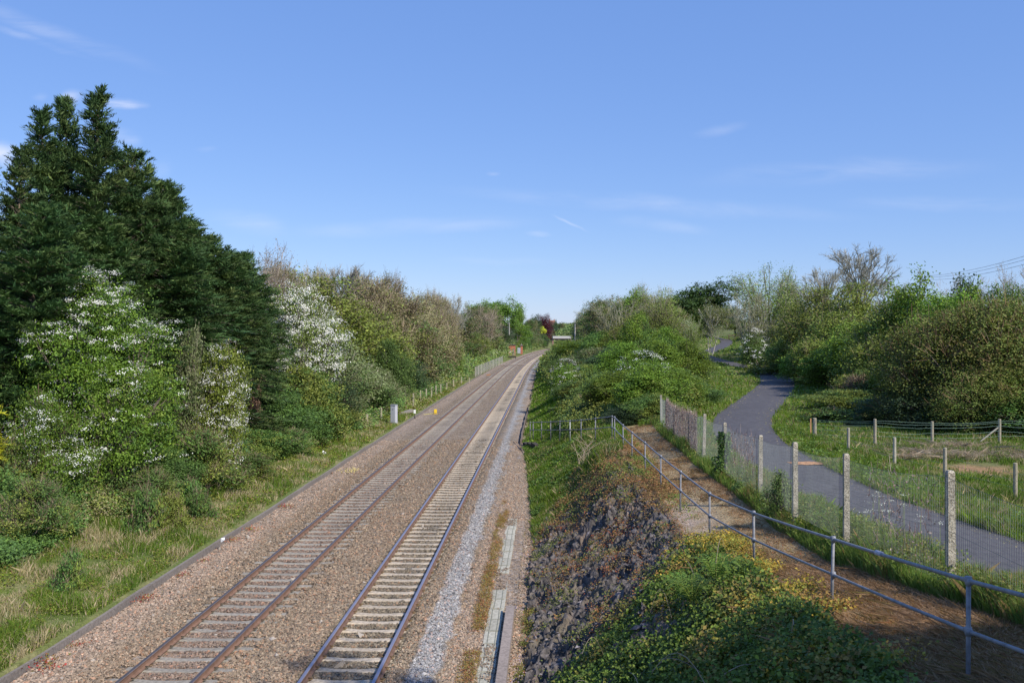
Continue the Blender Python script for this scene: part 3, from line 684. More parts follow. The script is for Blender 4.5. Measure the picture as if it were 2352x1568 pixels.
# ------------------------------------------------------------------ timber post and wire fence round the field
def timber_post(par, x, Y, h, r=.06, col=(.33, .29, .22), name='post', lean=(0, 0)):
    gz = float(H(x, Y)); mb = MB()
    tube(mb, [(0, 0, -.2), (lean[0] * .5, lean[1] * .5, h * .5), (lean[0], lean[1], h - .01), (lean[0], lean[1], h)], [r, r, r * .97, r * .8], 9, col)
    o = mb.obj(name, M_wood, par, smoothf=False); o.location = (x, Y, gz); return np.array((x, Y, gz + h))
def span_wires(mb, tops, drops, r, col, sag=.03, side=0):
    for d in drops:
        for a, b in zip(tops[:-1], tops[1:]):
            q = np.linspace(0, 1, 9)[:, None]; P = a * (1 - q) + b * q; P[:, 2] -= d + sag * np.sin(np.pi * q[:, 0]) * rng.uniform(-.4, 1.4); P[:, 2] += (noise(q[:, 0] * 7 + a[1], q[:, 0] * 0 + d * 9, 2) - .5) * .05
            P[:, 1] += side; prisms(mb, P[:-1], P[1:], r, r, 4, col)
tt_ = thing('timber_fence', (0, 0, 0), 'round timber posts strung with slack green wire around the rough field', 'fence')
corner = timber_post(tt_, wx(1871, 40.2), 40.2, .98, .085)
back = [corner] + [timber_post(tt_, wx(u, Y), Y, h, .062) for u, Y, h in ((2009.7, 37.8, 1.15), (2141, 38.0, 1.0), (2295.8, 38.2, 1.1))] + [timber_post(tt_, wx(2440, 38.4), 38.4, 1.0, .06)]
front = [corner] + [timber_post(tt_, wx(u, Y), Y, h, .058, col=c) for u, Y, h, c in ((1948.6, 35.6, .98, (.33, .3, .24)), (2054.5, 32.4, 1.0, (.4, .37, .3)), (2170.4, 29.2, 1.04, (.35, .31, .24)), (2332, 25.6, 1.06, (.34, .3, .22)), (2560, 22.5, 1.05, (.34, .3, .22)))]
mb = MB(); span_wires(mb, back, (.08, .15, .3, .5, .7), .0045, (.2, .32, .26), .05, -.06); span_wires(mb, front, (.3, .5, .7), .003, (.2, .28, .24), .03, 0)
mb.obj('wire', M_galv, tt_)
mb = MB(); p = back[3]; tube(mb, [p + [-.05, 0, -.35], p + [-.75, .1, -.95]], .035, 6, (.42, .38, .3)); mb.obj('brace', M_wood, tt_)
mb = MB(); box(mb, (0, 0, 0), (.05, .05, .9), 0, (.45, .25, .12)); o = mb.obj('wooden_stake', M_wood); x = wx(1862, 40.8); o.location = (x, 40.8, float(H(x, 40.8))); tag(o, 'thin orange-brown wooden stake beside the corner fence post', 'stake')

# left-hand boundary fence of concrete posts
tl = thing('boundary_fence', (0, 0, 0), 'sparse pale concrete posts and wire along the foot of the left thicket', 'fence')
tops = []
for u, vb, h in ((843, 983, 1.0), (875.7, 962, .9), (930.9, 936, 1.15), (949.4, 932, 1.2), (966, 923, 1.15), (979, 918, 1.15), (991, 912, 1.1), (1002, 908, 1.15), (1012.7, 904, 1.1), (1026, 897, 1.0), (1042, 890, 1.0), (1060, 882, 1.0), (1078, 874, 1.0)):
    Y = (CAMZ - .15) * F / (vb - V0); x = wx(u, Y)
    for _ in range(6): Y = (CAMZ - float(H(x, Y))) * F / (vb - V0); x = wx(u, Y)
    gz = float(H(x, Y)); mb = MB(); box(mb, (0, 0, -.2), (.15 if u == 843 else .12, .12, h + .2), rng.normal(0, .2), np.array([.4, .36, .27]) * rng.uniform(.85, 1.1), taper=.9, tilt=(rng.normal(0, .02), 0))
    o = mb.obj('post', M_conc, tl); o.location = (x, Y, gz); tops.append(np.array((x, Y, gz + h)))
mb = MB(); span_wires(mb, tops, (.1, .4, .7), .006, (.25, .25, .23)); mb.obj('wire', M_galv, tl)
# palisade of close concrete posts farther on
tp = thing('paling_fence', (0, 0, 0), 'close-set pale grey concrete post fence farther up the left side', 'fence')
n = 19
for k in range(n):
    q = k / (n - 1); Y = 1 / ((1 - q) / 143 + q / 205); u = 1092 + (1154.5 - 1092) * q; x = wx(u, Y); gz = wz(862.6 + (834 - 862.6) * q, Y); tz = wz(841.8 + (817 - 841.8) * q, Y)
    mb = MB(); box(mb, (0, 0, 0), (.14, .14, tz - gz + .1), 0, np.array([.42, .4, .36]) * rng.uniform(.8, 1.1), taper=.9); o = mb.obj('post', M_conc, tp); o.location = (x, Y, gz - .1)
    if k: 
        pass
    if k == 0: P0 = [(x, Y, tz)]
    else: P0.append((x, Y, tz))
mb = MB(); span_wires(mb, [np.array(p) for p in P0], np.arange(.1, 1.3, .1), .012, (.3, .3, .29), 0); mb.obj('wire_mesh', M_galv, tp)

# ------------------------------------------------------------------ lineside equipment
def ground_at(u, vb):
    Y = (CAMZ - 0) * F / (vb - V0)
    for _ in range(8):
        x = wx(u, Y); s = x - cx(Y); zg = float(ballast_z(s)) if KERB < s < toe(Y) else float(H(x, Y)); Y = (CAMZ - zg) * F / (vb - V0)
    return wx(u, Y), float(Y), zg
x, Y, z = ground_at(905, 973); k_ = Y / F
t = thing('equipment_cabinet', (x, Y, z), 'tall pale grey metal lineside cabinet standing in the left-hand grass', 'cabinet', rz=-.45)
mb = MB(); box(mb, (0, 0, .12), (.42, .34, 44 * k_ - .16), 0, (.46, .47, .52)); mb.obj('body', M_paint, t)
mb = MB(); box(mb, (0, 0, 44 * k_ - .04), (.47, .39, .05), 0, (.33, .34, .38)); mb.obj('lid', M_paint, t)
mb = MB(); box(mb, (-.01, -.172, .18), (.37, .012, 44 * k_ - .3), 0, (.5, .51, .56)); o = mb.obj('door', M_paint, t)
mb = MB(); box(mb, (0, -.182, 44 * k_ - .36), (.07, .02, .05), 0, (.2, .2, .22)); mb.obj('handle', M_paint, o)
mb = MB(); box(mb, (0, 0, -.05), (.46, .38, .17), 0, (.3, .29, .27)); mb.obj('plinth', M_conc, t)
x, Y, z = ground_at(952.5, 961); k_ = Y / F
t = thing('lineside_marker', (x, Y, z), 'short black stake with a white top beside the left-hand kerb', 'marker')
mb = MB(); tube(mb, [(0, 0, -.1), (0, 0, 13 * k_)], .03, 6, (.03, .03, .03)); box(mb, (0, 0, 0), (.14, .14, .05), 0, (.04, .03, .03)); mb.obj('stake', M_paint, t)
mb = MB(); box(mb, (0, 0, 12 * k_), (.19, .06, 8.5 * k_), .1, (.75, .75, .73)); mb.obj('plate', M_paint, t)
x, Y, z = ground_at(1000, 950); k_ = Y / F
t = thing('cable_box', (x, Y, z), 'small bright yellow trackside box on the left-hand ballast', 'box')
mb = MB(); box(mb, (0, 0, 2.5 * k_), (.26, .2, 8 * k_), .2, (.75, .52, .03)); mb.obj('housing', M_paint, t)
mb = MB(); box(mb, (0, 0, 0), (.1, .1, 2.6 * k_), .2, (.7, .48, .03)); box(mb, (0, 0, 0), (.36, .3, .03), .2, (.7, .48, .03)); mb.obj('foot', M_paint, t)
mb = MB(); tube(mb, [(-.1, 0, .05), (-.35, -.1, .03), (-.6, -.5, .02), (-1, -.9, .01)], .02, 5, (.55, .5, .12)); mb.obj('cable', M_paint, t)
mb = MB(); box(mb, (0, 0, 0), (.3, 1.9, .24), 0, (.24, .22, .2)); o = mb.obj('concrete_block', M_conc); x, Y, z = ground_at(931, 951); o.location = (x, Y, z + .02); o.rotation_euler = (.12, 0, -.5); tag(o, 'grey concrete block lying in the grass between cabinet and fence posts', 'block')
mb = MB(); box(mb, (0, 0, .1), (2.2, .5, .45), 0, (.05, .04, .04)); box(mb, (.9, 0, -.3), (.12, .12, .4), 0, (.1, .08, .08)); box(mb, (-.9, 0, -.3), (.12, .12, .4), 0, (.1, .08, .08)); o = mb.obj('timber_baulk', M_wood); x, Y = wx(1176.5, 255), 255; o.location = (x, Y, wz(822, Y)); tag(o, 'dark timber baulk raised on stubs in front of the brick hut', 'timber')
mb = MB(); box(mb, (0, 0, 0), (.12, 3.2, .12), 0, (.45, .2, .08)); o = mb.obj('rusty_bar', M_rust); x, Y, z = ground_at(1121, 862 + 2 * 1.0); Y = 158; o.location = (wx(1122, Y), Y, -.2); o.rotation_euler.z = -.15; tag(o, 'orange rusty bar lying on the left-hand ballast near the paling fence', 'bar')
# yellow paint marks on the ballast
mb = MB(); x, Y, z = ground_at(804, 1081); P = np.array([x, Y, z]) + np.stack([rng.normal(0, .3, 60), rng.normal(0, .5, 60), np.full(60, .05)], 1); stones(mb, P, np.full(60, .035), np.tile([[.6, .5, .2]], (60, 1)))
tag(mb.obj('painted_stones', M_stone), 'patch of yellow painted stones on the left-hand ballast', 'stones')
mb = MB(); x, Y, z = ground_at(744, 1043); stones(mb, np.array([[x, Y, z + .1]]), np.array([.16]), np.array([[.8, .8, .78]])); tag(mb.obj('litter', M_stone), 'white scrap of litter on the grass left of the kerb', 'litter')
mb = MB(); x, Y, z = ground_at(492, 1246); stones(mb, np.array([[x + .3, Y, z + .1]]), np.array([.11]), np.array([[.8, .8, .8]])); tag(mb.obj('white_stone', M_stone), 'bright white stone against the left-hand concrete kerb', 'stone')

# ------------------------------------------------------------------ brick buildings
def brick_hut(name, u0, u1, vt, vb, Y, label, dep, roofc, door=True, cat='hut'):
    x0, x1 = wx(u0, Y), wx(u1, Y); zt, zb = wz(vt, Y), wz(vb, Y); w_, h_ = x1 - x0, zt - zb
    t = thing(name, ((x0 + x1) / 2, Y + dep / 2, zb), label, cat)
    mb = MB(); box(mb, (0, 0, -.3), (w_, dep, h_ + .2), 0, (.42, .15, .1)); mb.obj('wall', M_brick, t)
    mb = MB(); box(mb, (0, 0, h_ - .1), (w_ + .35, dep + .35, .22), 0, roofc); mb.obj('roof', M_conc, t)
    if door: mb = MB(); box(mb, (w_ * .2, -dep / 2 - .03, 0), (w_ * .32, .05, h_ * .58), 0, (.3, .24, .22)); mb.obj('door', M_wood, t); mb = MB(); box(mb, (-w_ * .25, -dep / 2 - .02, h_ * .2), (w_ * .35, .03, h_ * .22), 0, (.55, .42, .38)); mb.obj('render_patch', M_conc, t)
    return t
brick_hut('brick_hut', 1168, 1183.8, 792, 815, 284, 'small flat-roofed red brick hut beside the left track', 2.6, (.08, .07, .07))
t = brick_hut('brick_chimney', 1195, 1200.5, 793, 811, 300, 'narrow brick pillar with a peaked cap behind the grey door panel', .9, (.2, .18, .17), False, 'pillar')
mb = MB(); box(mb, (0, 0, 2.6), (.5, .5, .7), 0, (.2, .18, .17), taper=.1); mb.obj('cap', M_conc, t)
mb = MB(); box(mb, (0, 0, 0), (.95, .12, 1.75), 0, (.38, .42, .48)); o = mb.obj('metal_panel', M_paint); o.location = (wx(1192, 292), 292, wz(811, 292)); tag(o, 'grey metal door panel standing between brick hut and brick pillar', 'panel')
# distant overbridge
Y = 428; t = thing('road_bridge', (wx(1290, Y), Y, 0), 'pale concrete road bridge crossing the line far away', 'bridge')
mb = MB(); box(mb, (0, 0, wz(777, Y)), (8.5, 7, 1.1), 0, (.5, .49, .47)); mb.obj('parapet', M_conc, t)
mb = MB(); box(mb, (0, .2, wz(780, Y)), (8.0, 6.4, .75), 0, (.28, .17, .13)); mb.obj('deck', M_brick, t)
for sg in (-1, 1): mb = MB(); box(mb, (sg * 4.2, .3, -.6), (.6, 6.0, wz(777, Y) + .9), 0, (.3, .2, .15)); mb.obj('abutment', M_brick, t)
# distant house with chimneys
Y = 640; t = thing('house', (wx(1268, Y), Y, wz(752, Y)), 'distant orange brick house with chimneys beyond the copper beech', 'house'); k_ = Y / F
mb = MB(); box(mb, (0, 0, 0), (13 * k_, 6, 12 * k_), 0, (.25, .15, .12)); mb.obj('wall', M_brick, t)
mb = MB(); w_ = 6.9 * k_; h0 = 12 * k_; v = [(-w_, -3.2, h0), (w_, -3.2, h0), (w_, 3.2, h0), (-w_, 3.2, h0), (-w_, 0, h0 + 4.6 * k_), (w_, 0, h0 + 4.6 * k_)]
mb.add(v, [[0, 1, 5, 4], [2, 3, 4, 5]], (.3, .16, .11)); mb.add(v, [[0, 4, 3], [1, 2, 5]], (.45, .22, .15)); o = mb.obj('roof', M_brick, t)
for q in (-.85, .75): mb = MB(); box(mb, (w_ * q, 0, h0 + 2 * k_), (1.5 * k_, .7, 5.5 * k_), 0, (.4, .18, .12)); mb.obj('chimney', M_brick, o)
# poles and wires
def pole(u, vt, vb, Y, label, r=.14, arms=True, col=(.4, .38, .35)):
    t = thing('telegraph_pole', (wx(u, Y), Y, wz(vb, Y)), label, 'pole'); h = (vb - vt) / F * Y; mb = MB(); tube(mb, [(0, 0, -1), (0, 0, h)], [r, r * .75], 7, col); mb.obj('pole', M_wood, t)
    if arms: mb = MB(); box(mb, (0, 0, h - .5), (1.3, .12, .12), 0, col); mb.obj('crossarm', M_wood, t)
    return (wx(u, Y), Y, wz(vt, Y))
pA = pole(1320.8, 742, 790, 150, 'grey telegraph pole right of the tracks where the line bends away', .15, False)
pB = pole(1325.8, 738, 762, 330, 'short far pole just behind the grey telegraph pole', .13, False)
pC = pole(1169.7, 741, 760, 240, 'pale pole standing among the trees above the brick hut', .13, False)
mb = MB()
for dz in (.4, 1.3, 2.4):
    q = np.linspace(0, 1, 13)[:, None]; P = (np.array(pA) + [0, 0, -dz - .2]) * (1 - q) + (np.array(pC) + [0, 0, -dz]) * q; P[:, 2] -= .9 * 4 * q[:, 0] * (1 - q[:, 0]); prisms(mb, P[:-1], P[1:], .012, .012, 3, (.35, .33, .32))
tag(mb.obj('telegraph_wires', M_galv), 'thin wires strung over the line between the two far poles', 'wires')
mb = MB()
for va, vb in ((633, 579), (636, 589), (641, 601)):
    A = np.array([wx(2100, 150), 150, wz(va, 150)]); B = np.array([wx(2420, 70), 70, wz(vb - 12, 70)])
    q = np.linspace(0, 1, 17)[:, None]; P = A * (1 - q) + B * q; P[:, 2] -= .7 * 4 * q[:, 0] * (1 - q[:, 0]); prisms(mb, P[:-1], P[1:], .022, .016, 3, (.12, .12, .14))
tag(mb.obj('power_lines', M_galv), 'three thin overhead power lines crossing the sky at upper right', 'power lines')
# ================================================================== VEGETATION
BARK = np.array([.17, .14, .11]); GREYB = np.array([.26, .23, .19])
def dirs(n, rs, up=0.0):
    v = rs.normal(size=(n, 3)); v[:, 2] += up; return unit(v)
def dome_crown(rs, W, Hh, lobes, ncl, nl, cr, ls, pal, lw=.6, stems=10, twigs=0, twigcol=(.22, .17, .12), twl=.5, low=.0, pal2=None, p2=.0, deep=.5, jit=.13, rag=.26, flat=.6, lr=(.1, .2)):
    """shrub: overlapping lobes covered with leaf clumps"""
    c = []; 
    for k in range(lobes):
        a = rs.uniform(0, 6.28); rr = W * .5 * (rs.random() ** .5) * .78; zz = Hh * rs.uniform(.22, .74) * (1 - .32 * (rr / (W * .35)) ** 2 * .8)
        c.append((rr * math.cos(a), rr * math.sin(a), zz, W * rs.uniform(*lr), Hh * rs.uniform(lr[0] * 1.05, lr[1])))
    c.append((0, 0, Hh * .45, W * .27, Hh * .3)); c += [(rs.normal(0, W * .1), rs.normal(0, W * .1), Hh * rs.uniform(.68, .78), W * rs.uniform(.13, .2), Hh * .16) for _ in range(3)]; c = np.array(c)
    wgt = c[:, 3] ** 2 + c[:, 3] * c[:, 4]; i = rs.choice(len(c), ncl, p=wgt / wgt.sum())
    d = dirs(ncl, rs, .25); rad = 1 - deep * rs.random(ncl) ** 2.6
    rad *= 1 + rag * (fbm(d[:, 0] * 3 + i * 5.3, d[:, 2] * 3 + d[:, 1] * 3, 5) - .5) * 2 + np.where(rs.random(ncl) < .1, rs.uniform(.05, .4, ncl), 0)
    P = np.stack([c[i, 0] + d[:, 0] * c[i, 3] * rad, c[i, 1] + d[:, 1] * c[i, 3] * rad, c[i, 2] + d[:, 2] * c[i, 4] * rad], 1)
    P[:, 2] = np.maximum(P[:, 2], low + rs.random(ncl) * .35)
    cl = pick(pal, ncl, rs, jit)
    if pal2 is not None:
        m = fbm(P[:, 0] * .9 + 9, P[:, 2] * .9 + P[:, 1], 44) + rs.normal(0, .05, ncl) > 1 - p2; cl[m] = pick(pal2, int(m.sum()), rs, jit)
    mbc = MB(); Q = np.repeat(P, nl, 0); off = rs.normal(0, 1, (len(Q), 3)) * cr * np.array([1, 1, flat]); Q = Q + off
    Nn = unit(np.repeat(d, nl, 0) * .5 + rs.normal(0, .6, Q.shape) + [0, 0, .45])
    s = ls * rs.uniform(.65, 1.35, len(Q)); C_ = np.repeat(cl, nl, 0) * (1 + rs.normal(0, .13, (len(Q), 1))).clip(.5, 1.6)
    leaves(mbc, Q, Nn, s, s * lw, C_, rs=rs)
    if twigs:
        j = rs.integers(0, ncl, twigs); A = P[j] - d[j] * rs.uniform(.1, .5, (twigs, 1)); dd = unit(d[j] * .8 + [0, 0, .8] + rs.normal(0, .35, (twigs, 3)))
        B = A + dd * twl * rs.uniform(.5, 1.5, (twigs, 1)); prisms(mbc, A, B, .011 * (W / 5) ** .3, .005, 3, pick([twigcol, np.array(twigcol) * 1.35, np.array(twigcol) * .7], twigs, rs))
    mbt = MB()
    for k in range(stems):
        j = rs.integers(0, len(c)); e = c[j, :3]; b = np.array([rs.normal(0, W * .05), rs.normal(0, W * .05), -.3])
        q = np.linspace(0, 1, 6)[:, None]; m = b * (1 - q) + e * q; m[:, :2] *= q ** .35 * .5 + .5; m += rs.normal(0, .05 * W / 5, m.shape); tube(mbt, m, np.linspace(.075, .025, 6) * (Hh / 5), 5, BARK * rs.uniform(.7, 1.2), caps=False)
    if ncl > 0:
        nb = min(ncl, 260); j = rs.integers(0, ncl, nb); A = c[i[j], :3] * .75 * np.array([1, 1, 1]); prisms(mbt, A, P[j], .025 * (Hh / 5), .008, 3, BARK)
    return mbt, mbc, P, d
def msize(c):
    V = np.concatenate(c.v); return 2 * float(np.percentile(np.hypot(V[:, 0], V[:, 1]), 94)), float(np.percentile(V[:, 2], 99.3))
def grow(rs, h, trunks=1, levels=4, kids=(4, 4, 4, 3), ang=(35, 50), ratio=.62, upb=.25, r0=.16, tr=.33, tspread=.06, droop=0, wig=.1):
    """branching skeleton -> (A, B, ra, rb), tips, tipdirs"""
    A = []; B = []; RA = []; RB = []; tips = []; td = []
    def br(p, d, Ln, r, lv):
        n = 4 if lv > 1 else 3; pts = [p]; dd = d
        for k in range(n):
            dd = unit(dd + rs.normal(0, wig, 3) + np.array([0, 0, (upb if lv > 0 else 0) * .3 - (droop if lv <= 1 else 0)]))
            pts.append(pts[-1] + dd * Ln / n)
        r1 = r * .55
        for k in range(n):
            A.append(pts[k]); B.append(pts[k + 1]); RA.append(r + (r1 - r) * k / n); RB.append(r + (r1 - r) * (k + 1) / n)
        if lv == 0: tips.append(pts[-1]); td.append(dd); return
        kk = kids[levels - lv]
        for k in range(kk):
            f = rs.uniform(.35, 1.0) if k else 1.0; i = min(int(f * n), n - 1); q = pts[i] * (1 - (f * n - i)) + pts[min(i + 1, n)] * (f * n - i) if i < n else pts[-1]
            a = math.radians(rs.uniform(*ang)) * (1 if k else .35); ax_ = unit(np.cross(dd, rs.normal(size=3)))
            nd = unit(dd * math.cos(a) + ax_ * math.sin(a) + np.array([0, 0, upb * .5]))
            br(q, nd, Ln * ratio * rs.uniform(.75, 1.2), r1 * rs.uniform(.6, .9), lv - 1)
    for t_ in range(trunks):
        a = 6.28 * t_ / trunks + rs.uniform(0, 1); d = unit(np.array([math.cos(a) * tspread * (trunks > 1) * 3, math.sin(a) * tspread * (trunks > 1) * 3, 1.]))
        br(np.array([math.cos(a) * .1 * (trunks > 1), math.sin(a) * .1 * (trunks > 1), -.3]), d, h * tr, r0 * (1 if trunks == 1 else .7), levels)
    return np.array(A), np.array(B), np.array(RA), np.array(RB), np.array(tips), np.array(td)
def tree_kind(seed, h, nl, cr, ls, pal, bark=BARK, rmin=.012, jit=.15, lw=.6, twigs=0, **kw):
    rs = np.random.default_rng(seed); A, B, ra, rb, tp, td = grow(rs, h, **kw)
    mbt = MB(); big = ra > .03
    prisms(mbt, A[big], B[big], np.maximum(ra[big], rmin * 1.3), np.maximum(rb[big], rmin), 6, bark)
    prisms(mbt, A[~big], B[~big], np.maximum(ra[~big], rmin), np.maximum(rb[~big], rmin * .8), 3, bark * 1.1)
    mbc = MB()
    if twigs:
        Q = np.repeat(tp, twigs, 0) - np.repeat(td, twigs, 0) * rs.uniform(0, .6, (len(tp) * twigs, 1)); dd = unit(np.repeat(td, twigs, 0) + rs.normal(0, .5, Q.shape) + [0, 0, .3])
        prisms(mbc, Q, Q + dd * rs.uniform(.3, .8, (len(Q), 1)) * h / 14, rmin * .9, rmin * .5, 3, pick([bark * 1.1, bark * 1.3, bark * .9], len(Q), rs))
    if nl:
        cl = pick(pal, len(tp), rs, jit); Q = np.repeat(tp, nl, 0) + rs.normal(0, cr, (len(tp) * nl, 3)) * [1, 1, .7] - np.repeat(td, nl, 0) * cr * .5
        s = ls * rs.uniform(.65, 1.3, len(Q)); leaves(mbc, Q, unit(rs.normal(0, .7, Q.shape) + [0, 0, .6]), s, s * lw, np.repeat(cl, nl, 0) * (1 + rs.normal(0, .12, (len(Q), 1))).clip(.5, 1.5), rs=rs)
    al = np.vstack([tp]); Wk = 2 * np.percentile(np.hypot(al[:, 0], al[:, 1]), 93); Hk = np.percentile(al[:, 2], 99) + cr
    return mbt, mbc, Wk, Hk, tp
def conifer_kind(seed, h, Rb, nb=300, lean=0.0, dens=1.0, ex=(1.3, .95)):
    """leylandii: upswept branches ending in drooping feathery sprays"""
    rs = np.random.default_rng(seed); mbt = MB(); mbc = MB()
    q = np.linspace(0, 1, 12); axis_ = np.stack([lean * h * q ** 2 + .08 * np.sin(q * 7 + seed), .06 * np.sin(q * 5), q * h * .985 - .4 * (1 - q)], 1)
    tube(mbt, axis_, np.linspace(.2, .015, 12), 7, GREYB * [.75, .66, .58], caps=False)
    z = h * (.03 + .97 * rs.random(nb) ** 1.15); t = z / h
    Lb = Rb * (1 - t ** ex[0]) ** ex[1] * rs.uniform(.5, 1.2, nb) + .16; az = rs.uniform(0, 6.28, nb); el = np.radians(rs.uniform(8, 34, nb) + 22 * t)
    Pl = []; Dl = []; Cl = []; 
    pal = [(.046, .092, .036), (.06, .108, .04), (.037, .078, .032), (.08, .122, .045)]
    cb = pick(pal, nb, rs, .14)
    for b in range(nb):
        base = np.array([np.interp(z[b], axis_[:, 2], axis_[:, 0]), np.interp(z[b], axis_[:, 2], axis_[:, 1]), z[b]])
        d = np.array([math.cos(az[b]) * math.cos(el[b]), math.sin(az[b]) * math.cos(el[b]), math.sin(el[b])])
        u = np.linspace(0, 1, 6); pts = base + d * Lb[b] * u[:, None]; pts[:, 2] -= .42 * Lb[b] * u ** 2.6 * (.5 + .5 * (1 - t[b]))
        prisms(mbt, pts[:-1], pts[1:], np.linspace(.03, .012, 5), np.linspace(.025, .008, 5), 3, BARK * .8)
        ns = max(3, int(Lb[b] * 8.5 * dens)); f = np.clip(rs.uniform(.1, 1.04, ns), 0, 1); s = np.interp
        pp = np.stack([s(f, u, pts[:, k]) for k in range(3)], 1); side = np.cross(d, [0, 0, 1.]); side /= np.linalg.norm(side)
        sg = rs.choice([-1, 1], ns); out = unit(d * .75 + side * sg[:, None] * rs.uniform(.1, 1.0, (ns, 1)) + np.stack([0 * f, 0 * f, .35 - .5 * f * (1 - t[b]) + rs.normal(0, .22, ns)], 1))
        Pl.append(pp); Dl.append(out); Cl.append(np.repeat(cb[b:b + 1], ns, 0) * (1 + rs.normal(0, .1, (ns, 1))))
    P = np.concatenate(Pl); D = np.concatenate(Dl); Cc = np.concatenate(Cl); m = 11
    # each spray: a flat frond of slender scale-leaf shoots that droops at its tip
    n = len(P); Ls = rs.uniform(.34, .7, n); side = unit(np.cross(D, [0, 0, 1.]) + 1e-6); f = np.tile(np.linspace(.08, 1, m), n)
    Pr = np.repeat(P, m, 0); Dr = np.repeat(D, m, 0); Sr = np.repeat(side, m, 0); Lr = np.repeat(Ls, m)[:, None]; sg = np.tile(np.where(np.arange(m) % 2, 1., -1.), n)[:, None]
    ff = f[:, None]; pos = Pr + Dr * Lr * ff; pos[:, 2] -= (Lr[:, 0] * .38 * f ** 2)
    ldir = unit(Dr * 1.0 + Sr * sg * (1.05 - ff * .8) + rs.normal(0, .16, Pr.shape) + [0, 0, -.35]); ll = Lr[:, 0] * (.58 - .3 * f) * rs.uniform(.75, 1.25, len(f))
    nrm = unit(np.cross(Dr, Sr) + rs.normal(0, .35, Pr.shape))
    leaves(mbc, pos + ldir * ll[:, None] * .4, nrm, ll, ll * .23, np.repeat(Cc, m, 0) * (1 + rs.normal(0, .1, (n * m, 1))), T=ldir, rs=rs)
    return mbt, mbc, 2 * Rb * .92, h
KINDS = {}
def reg(name, mbt, mbc, Wk, Hk, leafmat=None, blossom=None, tname='trunk', cname='crown'):
    KINDS[name] = dict(t=mbt.mesh(tname, M_bark) if mbt.v else None, c=mbc.mesh(cname, leafmat or M_leaf) if mbc.v else None, b=blossom.mesh('blossom', M_blossom) if blossom is not None else None, W=Wk, H=Hk)
def place(kind, u, vt, Y, wpx, label, cat, name=None, group=None, rz=None, X=None, sy=None, sink=.1, base=None, h=None):
    K = KINDS[kind]; X = wx(u, Y) if X is None else X; rr_ = wpx / F * Y * .5
    if group in ('shrubs along the left-hand bank', 'trees of the left-hand wood', 'distant bushes on the far left bank') and Y > 40: X = min(X, float(cx(Y)) + KERB - (1.6 if Y < 200 else 3.2 if 250 < Y < 330 else 1.2) - rr_ * .92)
    if group in ('shrubs on the right-hand cutting slope', 'trees of the right-hand wood') and Y > 60: X = max(X, float(cx(Y)) + (4.0 if Y < 125 else 3.2) + rr_ * .9)
    gz = float(H(X, Y)) if base is None else base
    gz -= sink; hh = (wz(vt, Y) - gz) if h is None else h; ww = wpx / F * Y
    root = thing(name or cat.replace(' ', '_'), (X, Y, gz), label, cat, group, rz=float(rng.uniform(0, 6.28)) if rz is None else rz)
    sxy = ww / K['W']; root.scale = (sxy, sxy * (sy or 1), hh / K['H'])
    for key, nm in (('t', 'trunk' if cat == 'tree' else 'stem'), ('c', 'crown' if cat == 'tree' else 'foliage'), ('b', 'blossom')):
        if K[key] is not None:
            o = bpy.data.objects.new(nm, K[key]); COL.objects.link(o); o.parent = root
    return root
